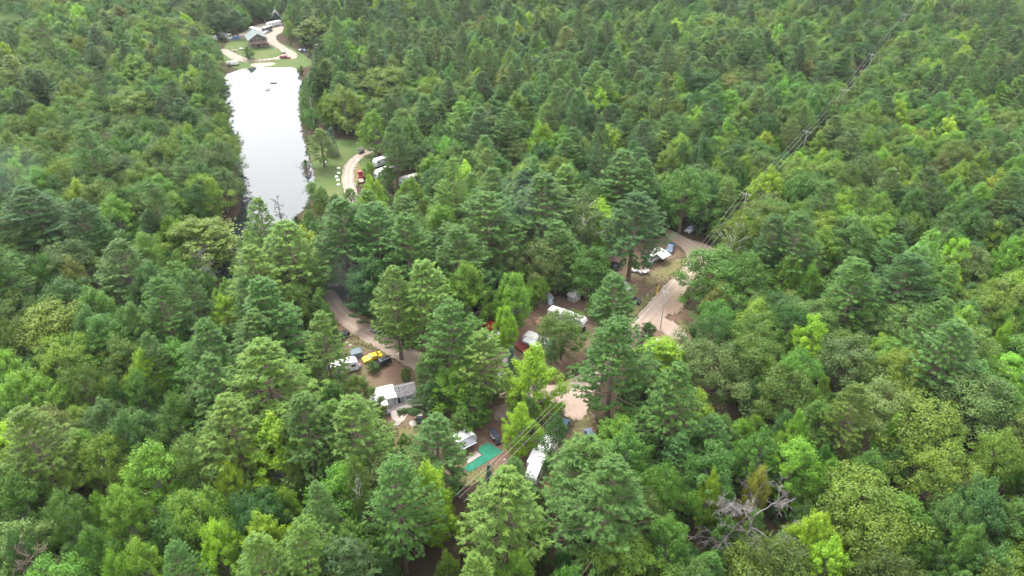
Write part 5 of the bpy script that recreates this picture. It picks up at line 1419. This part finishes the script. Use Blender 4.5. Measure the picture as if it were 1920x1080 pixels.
# ---------------------------------------------------------------- grass tufts and weeds along road edges and in the yards, one mass
tuft = MB(); rr = random.Random(9)
TUFTS_AT = []
def add_tuft(x, y, h_): TUFTS_AT.append((x, y, h_))
def grow_tuft(x, y, h_):
    for k in range(5):
        a = rr.uniform(0, 6.28); l_ = h_ * rr.uniform(.6, 1.3); w = .07
        c_, s_ = math.cos(a), math.sin(a); bx, by = x + c_ * .06, y + s_ * .06
        tuft.add([(bx - s_ * w, by + c_ * w, .01), (bx + s_ * w, by - c_ * w, .01), (bx + c_ * l_ * .7, by + s_ * l_ * .7, l_)], [(0, 1, 2)])
for nm, pl in SHEETS:
    if nm in ('concrete_path', 'pond_water', 'beach', 'wheel_track'): continue
    far = sum(q[1] for q in pl) / len(pl) > 230
    for (xa, ya), (xb, yb) in zip(pl, pl[1:] + pl[:1]):
        L_ = math.hypot(xb - xa, yb - ya)
        for _ in range(int(L_ * (2.2 if far else 5))):
            t = rr.random(); add_tuft(xa + (xb - xa) * t + rr.gauss(0, .45), ya + (yb - ya) * t + rr.gauss(0, .45), rr.uniform(.12, .38))
    if nm in ('yard', 'dry_grass_patch', 'lawn') and not far:
        xs_ = [q[0] for q in pl]; ys_ = [q[1] for q in pl]
        N2 = int((max(xs_) - min(xs_)) * (max(ys_) - min(ys_)) * (.6 if nm == 'yard' else 2.2))
        X2 = np.array([rr.uniform(min(xs_), max(xs_)) for _ in range(N2)]); Y2 = np.array([rr.uniform(min(ys_), max(ys_)) for _ in range(N2)])
        okk = inside(pl, X2, Y2)
        for n3, p3 in SHEETS:
            if n3 in ('dirt_road', 'gravel_road', 'concrete_path'): okk &= ~inside(p3, X2, Y2)
        for x, y in zip(X2[okk], Y2[okk]):
            if nm != 'yard' or math.sin(x * .9) + math.sin(y * .7 + x * .3) > .1: add_tuft(float(x), float(y), rr.uniform(.06, .2))
ta = np.array(TUFTS_AT); on_road = np.zeros(len(ta), bool)
for n3, p3 in SHEETS:
    if n3 in ('dirt_road', 'gravel_road', 'gravel_yard', 'concrete_path', 'pond_water'):
        deep = np.ones(len(ta), bool)
        for a, b_ in ((.5, 0), (-.5, 0), (0, .5), (0, -.5)): deep &= inside(p3, ta[:, 0] + a, ta[:, 1] + b_)
        on_road |= deep
for q in ta[~on_road]: grow_tuft(*[float(c) for c in q])
me_ = bpy.data.meshes.new('grass_tufts'); me_.from_pydata(tuft.v, [], tuft.f); me_.update(); me_.materials.append(mat('weed_blades', (0.085, 0.1, 0.035), .8, .1, .45, .15))
tag(bpy.data.objects.new('grass_tufts', me_), 'grass tufts and weeds fringing the dirt roads and yards', 'grass', None, 'stuff'); COL.objects.link(bpy.data.objects['grass_tufts'])

# ---------------------------------------------------------------- special trees
def solo(name, label, px, h_, meshes, mh, s=1.0, tint=None, cat='tree', parts=('crown', 'trunk'), rz=0.):
    p = P(*px); r_ = thing(name, label, cat, (p.x, p.y, 0), rz)
    r_.scale = (s * h_ / mh, s * h_ / mh, h_ / mh)
    for nm, me_ in zip(parts, meshes):
        o = bpy.data.objects.new(nm, me_); COL.objects.link(o); o.parent = r_
        if tint and nm == parts[0]: o['tint'] = TINT[tint]
    return r_
solo('blue_spruce', 'silvery blue spruce standing alone on the pond lawn', (627, 293), 11.5, MODELS['spruce'][0], 12, 1.0, 'spruce')
solo('blue_spruce', 'small blue spruce among campers below the red deck', (958, 704), 8.5, MODELS['spruce'][1], 12, 1.0, 'spruce')
solo('blue_spruce', 'tiny blue spruce at the lower edge of the green carpet yard', (916, 899), 4.2, MODELS['spruce'][1], 12, 1.0, 'spruce')
BR = ('branches', 'trunk')
solo('dead_tree', 'big bleached dead tree with drooping bare branches at lower right', (1388, 1062), 15.5, dead_tree(61, 14, .7, .16, 5, DEADWOOD, .03, 10, .3), 14, 1.0, None, 'dead tree', BR)
solo('bare_bush', 'bare brown bush in front of the grey camper', (752, 345), 8, dead_tree(62, 8, .8, 0, 4, DEADRED, .04, 10, .1), 8, .9, None, 'bush', BR)
solo('dead_tree', 'bare grey-brown tree at the bottom left edge', (112, 1145), 15, dead_tree(63, 12, .5, 0, 4, DEADRED, .04, 10, .4), 12, .8, None, 'dead tree', BR)
solo('dead_tree', 'grey leafless tree beside the near pond end', (393, 548), 12, dead_tree(64, 12, .5, 0, 4, DEADWOOD, .04, 9, .3), 12, .8, None, 'dead tree', BR)
solo('dead_tree', 'thin leafless conifer rising against the pond', (535, 452), 15, dead_tree(65, 12, .22, .02, 4, DEADWOOD, .04, 12, .4), 12, .9, None, 'dead tree', BR)
solo('dead_tree', 'pale dead tree standing in the left wood', (222, 330), 16, dead_tree(66, 12, .4, 0, 4, DEADRED, .045, 9, .4), 12, .8, None, 'dead tree', BR)
solo('dead_tree', 'dead bush at the water line right of pond', (578, 338), 5, dead_tree(67, 6, .8, 0, 4, DEADRED, .04, 8, .1), 6, .9, None, 'dead tree', BR)

# ---------------------------------------------------------------- air: light haze over the valley, thin campfire smoke
def volume_mat(name, col, dens):
    m = bpy.data.materials.new(name); m.use_nodes = True; n = m.node_tree.nodes; n.clear()
    v = n.new('ShaderNodeVolumePrincipled'); v.inputs['Color'].default_value = (*col, 1); v.inputs['Density'].default_value = dens; v.inputs['Anisotropy'].default_value = 0.2
    o_ = n.new('ShaderNodeOutputMaterial'); m.node_tree.links.new(v.outputs[0], o_.inputs['Volume'])
    m.cycles.volume_sampling = 'EQUIANGULAR'
    return m
HAZE_D = 0.000045
if HAZE_D:
    o = MB().box((0, 420, 56), (1700, 1100, 114)).build('haze', volume_mat('haze_air', (0.86, 0.93, 1.0), HAZE_D))
    tag(o, 'thin pale haze over the whole wooded valley', 'haze', None, 'stuff')

def smoke(label, spots, dens):
    bm = bmesh.new()
    for x, y, z, rx_, rz_ in spots:
        bmesh.ops.create_icosphere(bm, subdivisions=3, radius=1, matrix=Matrix.Translation(P(x, y, z)) @ Matrix.Diagonal((rx_, rx_, rz_, 1)))
    me_ = bpy.data.meshes.new('campfire_smoke'); bm.to_mesh(me_); bm.free(); me_.materials.append(volume_mat('smoke_air', (0.62, 0.8, 1.0), dens))
    o_ = bpy.data.objects.new('campfire_smoke', me_); COL.objects.link(o_); tag(o_, label, 'smoke', None, 'stuff')
smoke('thin blue campfire smoke drifting by the left dirt road', [(650, 540, 12, 6, 9)], .0016)
smoke('thin blue campfire smoke rising among pines near the middle', [(972, 370, 26, 5, 8)], .0016)
smoke('pale blue smoke at the left edge of the wood', [(8, 315, 27, 10, 7)], .0016)
